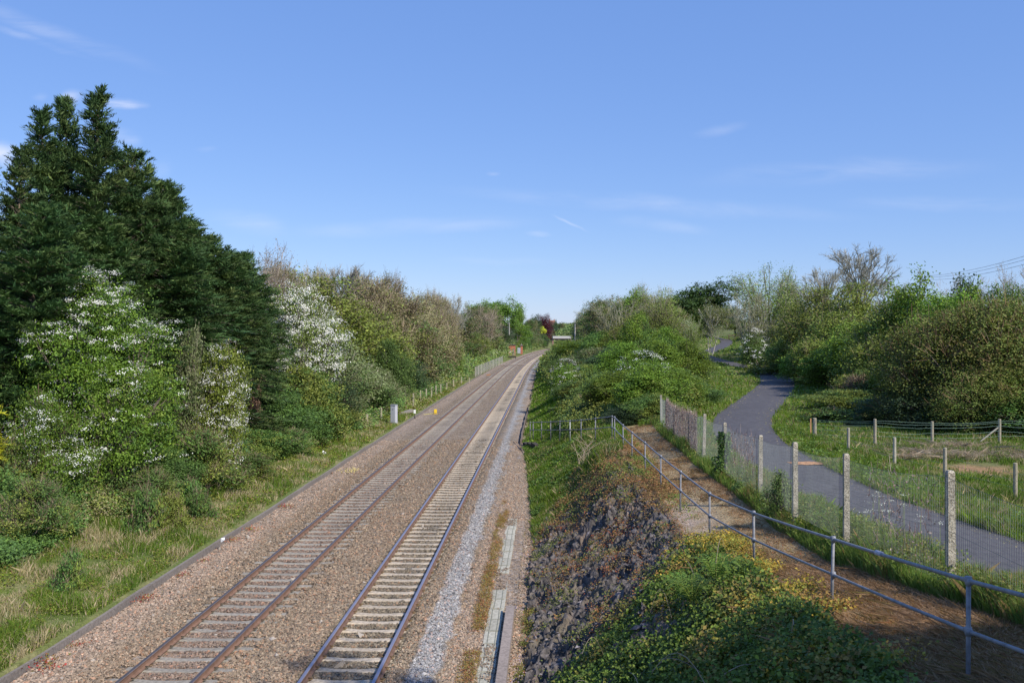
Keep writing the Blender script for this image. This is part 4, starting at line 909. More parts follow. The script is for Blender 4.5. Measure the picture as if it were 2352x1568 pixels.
def fan_tree(seed, h, R, crown0, ntip, nsec, ntw, bark, rmin, leaf=None):
    rs = np.random.default_rng(seed); mbt = MB(); mbc = MB(); zc = h - R * .92
    def bez(a, b, c, n):
        q = np.linspace(0, 1, n + 1)[:, None]; return a * (1 - q) ** 2 + 2 * b * q * (1 - q) + c * q ** 2
    tube(mbt, [(0, 0, -.3), (.08, .05, crown0 * .5), (-.05, .05, crown0)], [.34 * h / 15, .26 * h / 15, .2 * h / 15], 7, bark, caps=False)
    d = dirs(ntip, rs, .35); T = d * R * rs.uniform(.8, 1.05, (ntip, 1)) * [1, 1, .88] + [0, 0, zc]; T[:, 2] = np.maximum(T[:, 2], crown0 * .8)
    A = []; B = []; ra = []; rb = []; tips = []; td = []
    for k in range(ntip):
        a = np.array([0, 0, crown0 * rs.uniform(.6, 1.05)]); m = a * .45 + T[k] * .55 + rs.normal(0, R * .08, 3) + [0, 0, R * .12]; P = bez(a, m, T[k], 8); P[1:-1] += rs.normal(0, R * .018, (7, 3)); r = np.linspace(.1, .022, 9) * h / 15
        A += list(P[:-1]); B += list(P[1:]); ra += list(r[:-1]); rb += list(r[1:]); 
        for j in range(nsec):
            i = rs.integers(3, 8); L_ = R * rs.uniform(.18, .42); dd = unit(unit(P[i + 1 if i < 8 else 8] - P[i - 1]) + rs.normal(0, .55, 3) + (P[i] - [0, 0, zc * .8]) / R * .4); e = P[i] + dd * L_; Q = bez(P[i], P[i] + dd * L_ * .5 + rs.normal(0, L_ * .1, 3), e, 4)
            r = np.linspace(.03, .014, 5) * h / 15; A += list(Q[:-1]); B += list(Q[1:]); ra += list(r[:-1]); rb += list(r[1:]); tips.append(Q[2]); td.append(dd); tips.append(e); td.append(dd)
        tips.append(T[k]); td.append(unit(P[-1] - P[-2]))
    A, B, ra, rb, tips, td = map(np.array, (A, B, ra, rb, tips, td)); prisms(mbt, A, B, np.maximum(ra, rmin), np.maximum(rb, rmin), 4, bark)
    n = len(tips) * ntw; Q = np.repeat(tips, ntw, 0) - np.repeat(td, ntw, 0) * rs.uniform(0, .08 * R, (n, 1)); dd = unit(np.repeat(td, ntw, 0) + rs.normal(0, .55, (n, 3)))
    E = Q + dd * rs.uniform(.08, .2, (n, 1)) * R; prisms(mbc, Q, E, rmin * .8, rmin * .45, 3, pick([bark * 1.1, bark * 1.3, bark * .9], n, rs))
    if leaf:
        pal, nl, ls, cr = leaf; cl = pick(pal, len(tips), rs); P = np.repeat(tips, nl, 0) + rs.normal(0, cr, (len(tips) * nl, 3)); s_ = ls * rs.uniform(.6, 1.3, len(P)); leaves(mbc, P, rs.normal(0, .6, P.shape) + [0, 0, .6], s_, s_ * .6, np.repeat(cl, nl, 0), rs=rs)
    return mbt, mbc, 2 * R, h
# palettes (albedo)
P_HAW = [(.085, .17, .03), (.11, .2, .035), (.06, .13, .03)]; P_GRN = [(.07, .14, .04), (.09, .17, .045), (.055, .11, .04)]
P_OLV = [(.13, .18, .045), (.17, .21, .055), (.105, .155, .04)]; P_GREY = [(.12, .165, .07), (.15, .19, .09), (.095, .135, .05), (.18, .19, .12)]
P_DRK = [(.04, .075, .035), (.055, .1, .04), (.035, .06, .03)]; P_BRT = [(.115, .2, .035), (.095, .18, .033), (.15, .23, .045)]
P_BRN = [(.19, .185, .095), (.15, .17, .075), (.23, .21, .12)]; P_RUS = [(.12, .145, .04), (.15, .14, .045), (.1, .15, .035)]
rs = np.random.default_rng
# --- hawthorn in blossom: three versions
def blossoms(P, d, n, rs_, low_bias=0, sz=.042, cl=.12, bunch=20, zmin=None, zmax=1e9, clump=.5):
    m = np.ones(len(P), bool)
    m &= fbm(P[:, 0] * 1.1 + 3, P[:, 1] * 1.1 + P[:, 2] * 1.3, 71) + rs_.normal(0, .06, len(P)) > clump
    if zmin is not None: m &= (P[:, 2] > zmin)
    m &= P[:, 2] < zmax
    j = np.where(m)[0]; j = rs_.choice(j, min(n, len(j)), replace=len(j) < n) if len(j) else j
    mb = MB(); Q = np.repeat(P[j] + d[j] * .22, bunch, 0) + rs_.normal(0, cl, (len(j) * bunch, 3)) * [1.25, 1.25, .4]; Nn = unit(np.repeat(d[j], bunch, 0) + rs_.normal(0, .5, Q.shape) + [0, 0, .5])
    s = sz * rs_.uniform(.7, 1.4, len(Q)); leaves(mb, Q, Nn, s, s * .95, pick([(.78, .78, .72), (.7, .7, .62), (.85, .85, .82)], len(Q), rs_, .06), rs=rs_); return mb
t, c, P, d = dome_crown(rs(2), 7, 8, 40, 4300, 22, .2, .088, P_HAW, stems=8, deep=.4, low=.9, rag=.3, flat=.5, lr=(.09, .18), pal2=[(.13, .22, .04), (.15, .21, .06)], p2=.4); reg('hawthorn_big', t, c, *msize(c), blossom=(lambda a, b: (a.v.extend(b.v), a.f.extend([q + a.n for q in b.f]), a.c.extend(b.c), a.m.extend(b.m), a)[-1])(blossoms(P, d, 560, rs(2), zmin=5.0, clump=.44, cl=.1), blossoms(P, d, 420, rs(3), zmin=.8, clump=.5, cl=.09)))
t, c, P, d = dome_crown(rs(5), 5, 4.6, 22, 1700, 20, .2, .085, P_HAW, stems=8, twigs=300, flat=.4); reg('hawthorn', t, c, *msize(c), blossom=blossoms(P, d, 260, rs(6), clump=.52, zmin=1.5))
t, c, P, d = dome_crown(rs(8), 5, 5, 22, 1900, 15, .2, .1, [(.12, .19, .05), (.15, .2, .07), (.09, .14, .04)], stems=8, twigs=500, twigcol=(.3, .26, .21), flat=.4); reg('hawthorn_white', t, c, *msize(c), blossom=blossoms(P, d, 1500, rs(9), clump=.38, bunch=20, cl=.14, sz=.042, zmin=1.4))
t, c, P, d = dome_crown(rs(10), 5, 5, 24, 1900, 17, .2, .095, [(.13, .2, .04), (.16, .22, .05), (.1, .16, .035)], stems=8, twigs=300, flat=.5, low=.1); reg('hawthorn_mid', t, c, *msize(c), blossom=blossoms(P, d, 620, rs(4), clump=.46, bunch=18, cl=.12, sz=.045, zmin=.8))
# --- shrubs
def shrub(name, seed, W, Hh, pal, **kw):
    a = dict(lobes=24, ncl=1700, nl=15, cr=.19, ls=.115, deep=.4); a.update(kw); t, c, P, d = dome_crown(rs(seed), W, Hh, pal=pal, **a); reg(name, t, c, *msize(c))
shrub('green', 11, 5, 5, P_GRN); shrub('green2', 12, 5, 4.4, P_GRN, pal2=P_OLV, p2=.5); shrub('bright', 13, 5, 5, P_BRT, pal2=P_GRN, p2=.48)
shrub('bushy', 36, 4, 5, [(.1, .185, .035), (.13, .215, .04), (.075, .14, .03)], lobes=34, ncl=2000, nl=17, cr=.16, ls=.1, rag=.35, lr=(.09, .17), pal2=P_OLV, p2=.35)
shrub('scrub', 37, 5, 3.4, P_GRN, lobes=16, ncl=1300, nl=12, cr=.17, ls=.1, rag=.9, deep=.75, lr=(.06, .16), twigs=1400, twigcol=(.25, .21, .14), twl=.5, pal2=P_OLV, p2=.5)
shrub('dark', 14, 5, 4.6, P_DRK); shrub('grey', 15, 5, 5, P_GREY, twigs=900, twigcol=(.28, .25, .2), twl=.4); shrub('greygreen', 16, 5, 5, P_GREY, pal2=P_GRN, p2=.5, twigs=500)
shrub('olive', 17, 5, 6, P_OLV, twigs=700, twigcol=(.22, .19, .12), twl=.6, nl=11); shrub('brown', 18, 5, 6, P_BRN, twigs=2200, twigcol=(.3, .255, .18), twl=.6, nl=11, ls=.1, pal2=P_OLV, p2=.45)
shrub('rusty', 19, 6.5, 5.6, P_RUS, twigs=1900, twigcol=(.2, .15, .09), twl=.5, nl=20, pal2=[(.09, .13, .035), (.12, .155, .045)], p2=.6, ncl=2600, cr=.19, ls=.085, lobes=30)
shrub('twiggy', 34, 6, 6, [(.2, .19, .1), (.16, .18, .07)], lobes=20, ncl=2000, nl=10, ls=.1, twigs=4200, twigcol=(.32, .28, .21), twl=.5, rag=.3, cr=.2)
shrub('airy', 35, 7, 9, [(.14, .22, .05), (.18, .25, .07), (.11, .18, .05)], lobes=30, ncl=1700, nl=11, ls=.13, cr=.26, twigs=1800, twigcol=(.34, .3, .22), twl=.7, rag=.45, pal2=[(.2, .21, .1), (.16, .2, .07)], p2=.4, stems=16)
shrub('wood', 20, 5, 7, P_GRN, pal2=P_BRN, p2=.5, twigs=900, twigcol=(.25, .21, .16)); shrub('copper', 21, 5, 6, [(.06, .018, .022), (.085, .025, .03), (.04, .014, .018)]); shrub('yellow', 22, 4, 4, [(.38, .46, .07), (.45, .52, .1)])
shrub('dry', 23, 4, 3, [(.27, .22, .15), (.2, .16, .1)], twigs=4200, twigcol=(.3, .25, .17), twl=.45, nl=3, ncl=900, rag=.7)
shrub('low', 24, 3, 1.3, P_GRN, ncl=520, nl=8, cr=.12, ls=.1, twigs=260, twl=.35, stems=3, lobes=6, rag=.8, deep=.8, pal2=P_OLV, p2=.4); shrub('lowolive', 25, 3, 1.3, P_OLV, ncl=800, nl=9, cr=.14, ls=.1, twigs=500, twl=.3, stems=3, lobes=7)
shrub('elder', 26, 4, 3.4, P_GRN, ncl=1300, nl=9); KINDS['elder']['b'] = blossoms(P := np.array(dirs(700, rs(27), .6) * [1.7, 1.7, 1.5] + [0, 0, 1.7]), unit(P - [0, 0, 1.7]), 70, rs(28), clump=.47, bunch=16, cl=.13, sz=.07).mesh('blossom', M_blossom)
shrub('maybush', 29, 4, 3.6, P_HAW, ncl=1500, nl=9, ls=.12); KINDS['maybush']['b'] = blossoms(P := np.array(dirs(700, rs(30), .3) * [1.75, 1.75, 1.6] + [0, 0, 1.9]), unit(P - [0, 0, 1.9]), 110, rs(31), clump=.5, bunch=14, cl=.12, sz=.055).mesh('blossom', M_blossom)
# --- trees
def tk(name, *a, **k): t, c, W_, H_, tp = tree_kind(*a, **k); reg(name, t, c, W_, H_)
reg('bare', *fan_tree(42, 15, 3.9, 8.5, 34, 9, 5, np.array([.26, .255, .215]), .022, ([(.2, .2, .1)], 1, .1, .3)))
reg('ash', *fan_tree(41, 14, 4.2, 3, 30, 8, 3, np.array([.28, .27, .2]), .02, ([(.13, .21, .045), (.17, .24, .06), (.1, .17, .04)], 20, .17, .42)))
reg('ash2', *fan_tree(49, 14, 4.2, 3, 30, 8, 5, np.array([.27, .265, .19]), .02, ([(.15, .2, .06), (.2, .22, .09), (.12, .17, .04)], 9, .15, .4)))
tk('bare2', 43, 13, 6, .35, .13, [(.2, .2, .09), (.25, .23, .13)], bark=np.array([.33, .285, .225]), trunks=3, levels=4, kids=(6, 5, 4, 4), upb=.25, tspread=.12, ratio=.62, tr=.38, ang=(30, 55), twigs=3, rmin=.015)
shrub('oak', 44, 12, 12, [(.045, .1, .03), (.06, .13, .035), (.035, .08, .03)], lobes=26, ncl=1100, nl=26, cr=.42, ls=.3, lr=(.07, .19), low=3, rag=.75, deep=.3, stems=14)
tk('leafy', 45, 12, 24, .45, .24, [(.1, .19, .04), (.13, .23, .05), (.08, .15, .04)], trunks=2, levels=4, kids=(6, 4, 4, 3), upb=.3, ratio=.62, tr=.36, tspread=.06, r0=.25, rmin=.018)
tk('bright_tree', 46, 8, 16, .26, .16, P_BRT, trunks=3, levels=4, kids=(6, 4, 3, 3), upb=.45, ratio=.58, tr=.42, tspread=.1, r0=.14, rmin=.012)
tk('birch', 47, 10, 16, .35, .13, [(.14, .17, .06), (.17, .19, .08), (.1, .14, .05)], bark=np.array([.5, .46, .4]), trunks=3, levels=4, kids=(5, 4, 3, 3), upb=.45, tspread=.05, ratio=.55, tr=.5, r0=.085, rmin=.014)
tk('dead_conifer', 48, 5, 14, .25, .2, [(.17, .115, .08), (.14, .1, .07)], bark=np.array([.22, .12, .09]), trunks=3, levels=3, kids=(5, 4, 3), upb=-.2, ratio=.45, tr=.6, droop=.3, rmin=.012)
for k, (s_, h_, r_, nb, ln) in enumerate([(51, 13, 2.6, 470, .02), (52, 12, 2.9, 470, -.04), (53, 11, 2.8, 480, .05), (55, 11, 2.9, 500, .06)]):
    t, c, W_, H_ = conifer_kind(s_, h_, r_, nb, ln, 1.0, (1.5, .95) if k < 2 else (2.4, .8)); H_ = msize(c)[1] + .35; reg('conifer%d' % k, t, c, W_, H_, M_conifer)
t, c, W_, H_ = conifer_kind(54, 5, 1.1, 90, 0)
for a in c.c: a[:] = a[:] * 0 + np.array([.24, .29, .04]) * (.7 + .6 * np.repeat(rng.random(len(a) // 4), 4)[:, None]) if len(a) % 4 == 0 else a
reg('golden', t, c, W_, H_, M_conifer)

# ------------------------------------------------------------------ LEFT SIDE
CG = 'conifers in the tall row'
for k, (u, vt, Y, w_, lab) in enumerate([
    (222, 205, 41, 250, 'tallest dark conifer with a bare-stemmed spire at the top of the row'),
    (166, 226, 42.5, 210, 'conifer with the second highest tip, just left of the tallest spire'),
    (108, 246, 40.5, 230, 'dark conifer with a leftward-leaning double tip, third from the left edge'),
    (30, 335, 38, 230, 'thin-topped conifer rising at the left edge of the photo'),
    (-75, 330, 36, 300, 'dark conifer cut by the left edge of the photo'),
    (60, 470, 34.5, 250, 'shorter conifer in front of the thin-topped one at far left'),
    (296, 338, 44, 200, 'conifer on the right shoulder of the tallest spire'),
    (160, 470, 37.5, 260, 'broad conifer below the spires, behind the big flowering hawthorn'),
    (270, 500, 40, 230, 'full dark conifer below the right shoulder, above the hawthorn blossom'),
    (350, 412, 46, 210, 'dark conifer halfway down the sloping row'),
    (408, 448, 48, 210, 'conifer with a rounded feathery tip after the halfway one'),
    (380, 560, 44, 240, 'low broad conifer in front of the middle of the row'),
    (462, 505, 51, 200, 'fourth conifer from the right-hand end of the row'),
    (508, 542, 53, 190, 'third conifer from the right-hand end of the row'),
    (545, 574, 55, 175, 'second conifer from the right-hand end of the row'),
    (583, 580, 57, 135, 'last conifer at the right-hand end of the row, next to the bare trees'),
    (480, 640, 50, 220, 'bushy low conifer in front of the right-hand end, reaching down behind the blossom')]):
    place('conifer%d' % (k % 2 if k < 5 else 2 + k % 2), u, vt, Y, w_ * (1.3 if k > 4 else 1.1), lab, 'conifer', 'conifer_tree', CG, base=float(H(wx(u, Y), Y)) if k < 17 else None)
place('golden', -62, 650, 29, 110, 'golden yellow conifer sprays poking in at the left edge', 'conifer', 'golden_conifer')
place('hawthorn_big', 218, 655, 35, 365, 'large vivid green hawthorn dotted with white blossom, foreground left', 'hawthorn', 'hawthorn', rz=2.2)
place('hawthorn', 100, 905, 31.5, 240, 'low hawthorn with hanging white blossom at the bottom left corner of the trees', 'hawthorn', 'hawthorn', rz=1.0)
place('grey', 428, 768, 41, 125, 'grey-green half-bare twiggy bush squeezed between the two foreground hawthorns', 'shrub', 'dying_shrub', sy=.8)
place('hawthorn_mid', 500, 805, 41, 170, 'drooping yellow-green hawthorn edged with white blossom below the dark conifers', 'hawthorn', 'hawthorn', rz=.4)
place('hawthorn_white', 682, 668, 62, 195, 'hawthorn smothered in white blossom right of the conifer row', 'hawthorn', 'hawthorn', rz=3.0)
place('dead_conifer', 582, 868, 50, 60, 'rust-brown dead conifer stems hanging under the end of the row', 'tree', 'dead_tree')
GL = 'shrubs along the left-hand bank'
for kind, u, vt, Y, w_, lab in [
    ('scrub', 30, 1010, 30, 150, 'grey-green bush at the left edge under the low hawthorn'),
    ('scrub', 55, 1105, 27.5, 170, 'leafy green bush at the left edge just above the grass'),
    ('dark', 330, 1000, 39, 190, 'dark shaded shrub underneath the large hawthorn'),
    ('scrub', 340, 1075, 34, 150, 'straggly dark green scrub at the foot of the large hawthorn'),
    ('low', 345, 1120, 31, 100, 'small round green bush low on the grass slope'),
    ('low', 165, 1265, 24.5, 80, 'single tiny green bush out on the left-hand grass'),
    ('low', 420, 1100, 35, 90, 'small green bush at the grass edge right of the round one'),
    ('scrub', 470, 985, 39, 150, 'green bush hiding the stem of the drooping hawthorn'),
    ('green', 380, 1030, 36.5, 110, 'dark-sided green bush between large and drooping hawthorn'),
    ('low', 300, 1080, 33.5, 120, 'ragged green bush in the shade left of the small round one'),
    ('lowolive', 395, 1140, 32, 90, 'loose olive bush standing alone on the straw grass'),
    ('low', 455, 1125, 33.5, 70, 'tiny ragged bush at the right of the loose olive one'),
    ('scrub', 120, 1120, 29, 120, 'grey-green bush under the hanging blossom at bottom left'),
    ('scrub', 560, 1040, 43, 120, 'mixed green bush at the grass edge below the drooping hawthorn'),
    ('green', 660, 1010, 50, 120, 'bright low bush at the grass edge left of the farther shrubs'),
    ('olive', 440, 985, 43, 150, 'thin olive scrub between the large hawthorn and the drooping one'),
    ('green2', 560, 985, 47, 150, 'mixed green scrub below the drooping hawthorn'),
    ('green', 630, 905, 53, 150, 'rounded mid-green bush right of the dead conifer stems'),
    ('scrub', 640, 985, 50, 110, 'low green bush in front of the rounded mid-green one'),
    ('green2', 700, 845, 58, 150, 'yellow-green tinged bush directly under the white blossom'),
    ('green', 730, 930, 56, 130, 'low leafy bush nearest the grass below the white blossom'),
    ('dark', 770, 870, 62, 120, 'darker bush with gaps behind the first fence post'),
    ('greygreen', 800, 840, 66, 140, 'grey-green willow bush behind the lineside cabinet, left part'),
    ('grey', 860, 785, 74, 170, 'large pale grey-green willow with faded catkins above the cabinet'),
    ('green2', 800, 930, 62, 100, 'green scrub left of the cabinet with pale stems'),
    ('greygreen', 880, 860, 76, 110, 'grey-green bush right behind the cabinet top'),
    ('green', 935, 785, 86, 110, 'fresh green bush rising right of the large grey willow'),
    ('grey', 940, 850, 84, 100, 'dull grey-green bush above the first row of concrete posts'),
    ('dark', 990, 800, 96, 120, 'dark green bush behind the concrete posts'),
    ('greygreen', 1000, 850, 100, 90, 'lower dusky bush touching the row of concrete posts'),
    ('dark', 1045, 795, 112, 100, 'dark bush at the far end of the concrete post row'),
    ('dark', 1065, 830, 126, 70, 'small dark bush overhanging the ballast edge before the paling fence'),
    ('bright', 1098, 775, 138, 66, 'yellow-green bush above the start of the paling fence'),
    ('olive', 1135, 765, 205, 80, 'olive bush behind the middle of the paling fence'),
    ('greygreen', 1075, 750, 135, 90, 'grey-green bush behind the yellow-green one'),
    ('olive', 1163, 758, 262, 70, 'olive bush overhanging the brick hut from the left')]:
    place(kind, u, vt, Y, w_ * (1.3 if 300 < u < 900 and Y > 36 else 1), lab, 'shrub', 'shrub', GL)
GW = 'trees of the left-hand wood'; WF = 1.45
for kind, u, vt, Y, w_, lab in [
    ('bare2', 622, 570, 76, 130, 'thin greenish tree just showing right of the last conifer'),
    ('olive', 655, 625, 80, 170, 'olive-green tree crown behind the white blossom'),
    ('twiggy', 655, 612, 84, 130, 'sparse pale tree above the olive-green crown'),
    ('olive', 740, 640, 86, 200, 'wide yellowish olive tree sloping down to the right'),
    ('bare', 785, 602, 104, 130, 'bare twiggy tree forming the highest point of the left wood'),
    ('twiggy', 720, 628, 94, 150, 'brownish tree left of the highest bare one'),
    ('twiggy', 835, 632, 106, 120, 'brown-grey budding tree right of the highest bare one'),
    ('brown', 845, 645, 100, 160, 'large brown twiggy tree on the wood edge skyline'),
    ('twiggy', 890, 634, 112, 110, 'pale brown tree with a squared-off top before the skyline drops'),
    ('brown', 905, 670, 108, 130, 'brown tree below the squared-off top'),
    ('olive', 850, 720, 92, 150, 'low olive tree in the middle of the left wood'),
    ('wood', 960, 715, 108, 120, 'mixed green and brown tree below the skyline dip'),
    ('brown', 950, 680, 122, 110, 'dull brown tree at the skyline dip'),
    ('twiggy', 990, 672, 132, 90, 'greyish bare tree just right of the skyline dip'),
    ('bare', 1058, 671, 150, 62, 'small round-headed bare tree standing above its neighbours'),
    ('twiggy', 1025, 680, 142, 70, 'pinkish brown bare tree left of the small round-headed one'),
    ('brown', 1015, 715, 130, 110, 'pinkish brown tree in front of the bare ones'),
    ('wood', 1085, 720, 190, 100, 'brown and green tree below the small round-headed one'),
    ('wood', 1030, 760, 122, 100, 'low mixed tree above the dark bushes'),
    ('leafy', 1110, 688, 280, 80, 'green tree starting the leafy group on the left skyline'),
    ('leafy', 1172, 680, 330, 90, 'tallest bright green tree at the right end of the left skyline'),
    ('leafy', 1200, 700, 350, 50, 'bright green tree sloping down toward the far bend'),
    ('wood', 1142, 703, 265, 80, 'brownish tree half hidden in the leafy group'),
    ('bare2', 1128, 698, 240, 60, 'dead-looking pinkish tree between the leafy ones'),
    ('dark', 1175, 733, 300, 80, 'dark ivy-covered tree in the shade of the tallest green tree'),
    ('wood', 1150, 742, 255, 90, 'low spreading brown-green tree above the brick hut'),
    ('leafy', 1207, 740, 352, 40, 'narrow green tree hanging down right of the brick hut'),
    ('wood', 1222, 730, 400, 30, 'small brownish tree left of the copper beech'),
    ('dark', 1226, 722, 430, 26, 'distant dark tree showing over the skyline left of the copper beech')]:
    place(kind, u, vt + 4, Y, w_ * (WF if kind not in ('leafy', 'bare') else 1.15), lab, 'tree', 'tree', GW)
place('copper', 1250, 724, 480, 44, 'dark purple copper beech in the distance', 'tree', 'copper_beech')
place('yellow', 1246, 750, 445, 16, 'bright yellow bush in front of the copper beech', 'shrub', 'yellow_shrub', base=wz(767, 445))
GF = 'distant bushes on the far left bank'
for u, vt, Y, w_, lab, kk in [(1215, 762, 365, 34, 'green bush nearest the brick pillar', 'green'), (1228, 760, 390, 32, 'grey-green bush midway along the far left bank', 'greygreen'), (1205, 782, 335, 26, 'low bush at the foot of the far left bank', 'green2'), (1238, 766, 420, 30, 'dusky green bush below the yellow bush', 'greygreen'),
    (1254, 768, 460, 30, 'green bush below the copper beech', 'green'), (1262, 773, 450, 20, 'green bush left of the far road bridge', 'dark'), (1238, 782, 395, 26, 'low green bush close to the bend of the line', 'green2'), (1272, 777, 440, 16, 'small bush touching the left end of the far bridge', 'green'), (1276, 736, 620, 12, 'round dark tree next to the distant house', 'dark'), (1268, 742, 600, 22, 'dark bushy tree hiding the foot of the distant house', 'dark'), (1290, 742, 700, 22, 'far brownish tree right of the distant house', 'wood'), (1252, 786, 415, 20, 'tiny bush where the rails vanish', 'greygreen')]:
    place(kk, u, vt, Y, w_, lab, 'shrub', 'shrub', GF)
# far wooded hillside: one mass
def leafmass(name, label, pts, ncl, nl, cr, ls, pal, hh, mat=None, kind='stuff', rad=3):
    r_ = rs(hash(name) % 1000 if False else len(name) * 7); mb = MB(); pts = np.array(pts); n = len(pts)
    i = r_.integers(0, n, ncl); d = dirs(ncl, r_, .5); P = pts[i] + d * np.array([rad, rad, hh]) * (.6 + .4 * r_.random((ncl, 1))); P[:, 2] = np.maximum(P[:, 2], pts[i, 2])
    cl = pick(pal, n, r_, .15)[i]; Q = np.repeat(P, nl, 0) + r_.normal(0, cr, (ncl * nl, 3)); s = ls * r_.uniform(.7, 1.3, len(Q))
    leaves(mb, Q, unit(np.repeat(d, nl, 0) + r_.normal(0, .6, Q.shape) + [0, 0, .5]), s, s * .7, np.repeat(cl, nl, 0) * (1 + r_.normal(0, .12, (len(Q), 1))).clip(.5, 1.5), rs=r_)
    o = mb.obj(name, mat or M_leaf); return tag(o, label, 'wood', kind=kind)
fp = []
for Y in np.arange(540, 980, 22):
    for u in np.arange(1225, 1370, 4.5):
        vtop = np.interp(u, [1225, 1270, 1300, 1325, 1370], [748, 746, 744, 741, 738]) + (980 - Y) / 440 * 22
        x = wx(u, Y); fp.append((x + rng.normal(0, 3), Y, wz(vtop, Y) - 5 + rng.normal(0, .8)))
leafmass('distant_wood', 'hazy green wooded hillside beyond the far road bridge', fp, 26000, 5, 1.3, 1.5, [(.10, .17, .06), (.08, .14, .05), (.15, .19, .07)], 4.5, rad=6)

# ------------------------------------------------------------------ RIGHT SIDE
GR = 'shrubs on the right-hand cutting slope'
for kind, u, vt, Y, w_, lab in [
    ('bushy', 1495, 838, 53, 150, 'broad leafy bush just behind the railing corner'),
    ('bushy', 1415, 852, 58, 120, 'green bush left of the broad leafy one, behind the railing'),
    ('bushy', 1560, 850, 56, 110, 'leafy green bush against the far end of the mesh fence'),
    ('dark', 1440, 935, 50, 110, 'shaded dark bush directly behind the railing corner'),
    ('bushy', 1510, 785, 72, 130, 'fresh green bush behind the broad leafy one'),
    ('bushy', 1575, 785, 76, 110, 'dense green bush left of the footpath bend'),
    ('bushy', 1435, 790, 78, 120, 'rounded green bush in the middle of the slope thicket'),
    ('dark', 1395, 800, 92, 110, 'dusky dark bush in the middle of the slope thicket'),
    ('bright', 1480, 722, 96, 100, 'pointed bright green young tree standing over the slope thicket'),
    ('green2', 1345, 838, 84, 90, 'low bush right of the white-flowered one on the slope'),
    ('greygreen', 1350, 800, 104, 100, 'grey-green bramble mass above the grass slope'),
    ('green2', 1290, 820, 116, 60, 'low bush close to the right-hand ballast'),
    ('bushy', 1315, 785, 140, 80, 'green bush half way to the bend on the right'),
    ('green2', 1295, 783, 175, 50, 'overhanging bush that hides the line at the bend'),
    ('greygreen', 1362, 772, 160, 70, 'grey-green bush above the bend'),
    ('green', 1285, 795, 165, 24, 'small dark-edged bush right beside the rails at the bend'),
    ('green', 1560, 850, 66, 100, 'bush spilling toward the footpath grass'),
    ('green2', 1580, 812, 90, 55, 'small bush where the footpath narrows on its left'),
    ('bushy', 1440, 768, 110, 100, 'dull bush behind the rounded green one'),
    ('bushy', 1530, 755, 110, 90, 'green bush behind the dense one, left of the footpath'),
    ('green2', 1380, 760, 130, 100, 'bush below the left dark tree of the right wood'),
    ('green', 1590, 880, 60, 120, 'bush on the grass between the fence end and the footpath'),
    ('green2', 1500, 905, 50, 130, 'dark-based bush pressed against the last fence post'),
    ('greygreen', 1570, 835, 82, 110, 'pale leafy bush just left of the footpath grass'),
    ('green2', 1330, 875, 74, 90, 'bush right of the white-flowering one, nearer the railing'),
    ('low', 1300, 935, 72, 70, 'low tuft-like bush on the sunlit bank'), ('dry', 1360, 905, 66, 70, 'dry straw-coloured scrub on the bank behind the railing')]:
    place(kind, u, vt, Y, w_ * 1.12, lab, 'shrub', 'shrub', GR)
place('maybush', 1300, 838, 82, 72, 'small white-blossomed bush on the bank close to the ballast', 'hawthorn', 'hawthorn')
place('maybush', 1475, 825, 60, 120, 'bush sprinkled with cream blossom behind the broad leafy one', 'hawthorn', 'hawthorn')
place('elder', 1732, 764, 118, 70, 'rounded bush with creamy flower heads right of the upper footpath', 'elder bush', 'elder_bush')
place('hawthorn_white', 1575, 738, 150, 40, 'little pale-blossomed tree left of the birch', 'hawthorn', 'hawthorn')
place('maybush', 1325, 782, 165, 34, 'far white-flowering bush at the bend', 'hawthorn', 'hawthorn')
GT = 'trees of the right-hand wood'
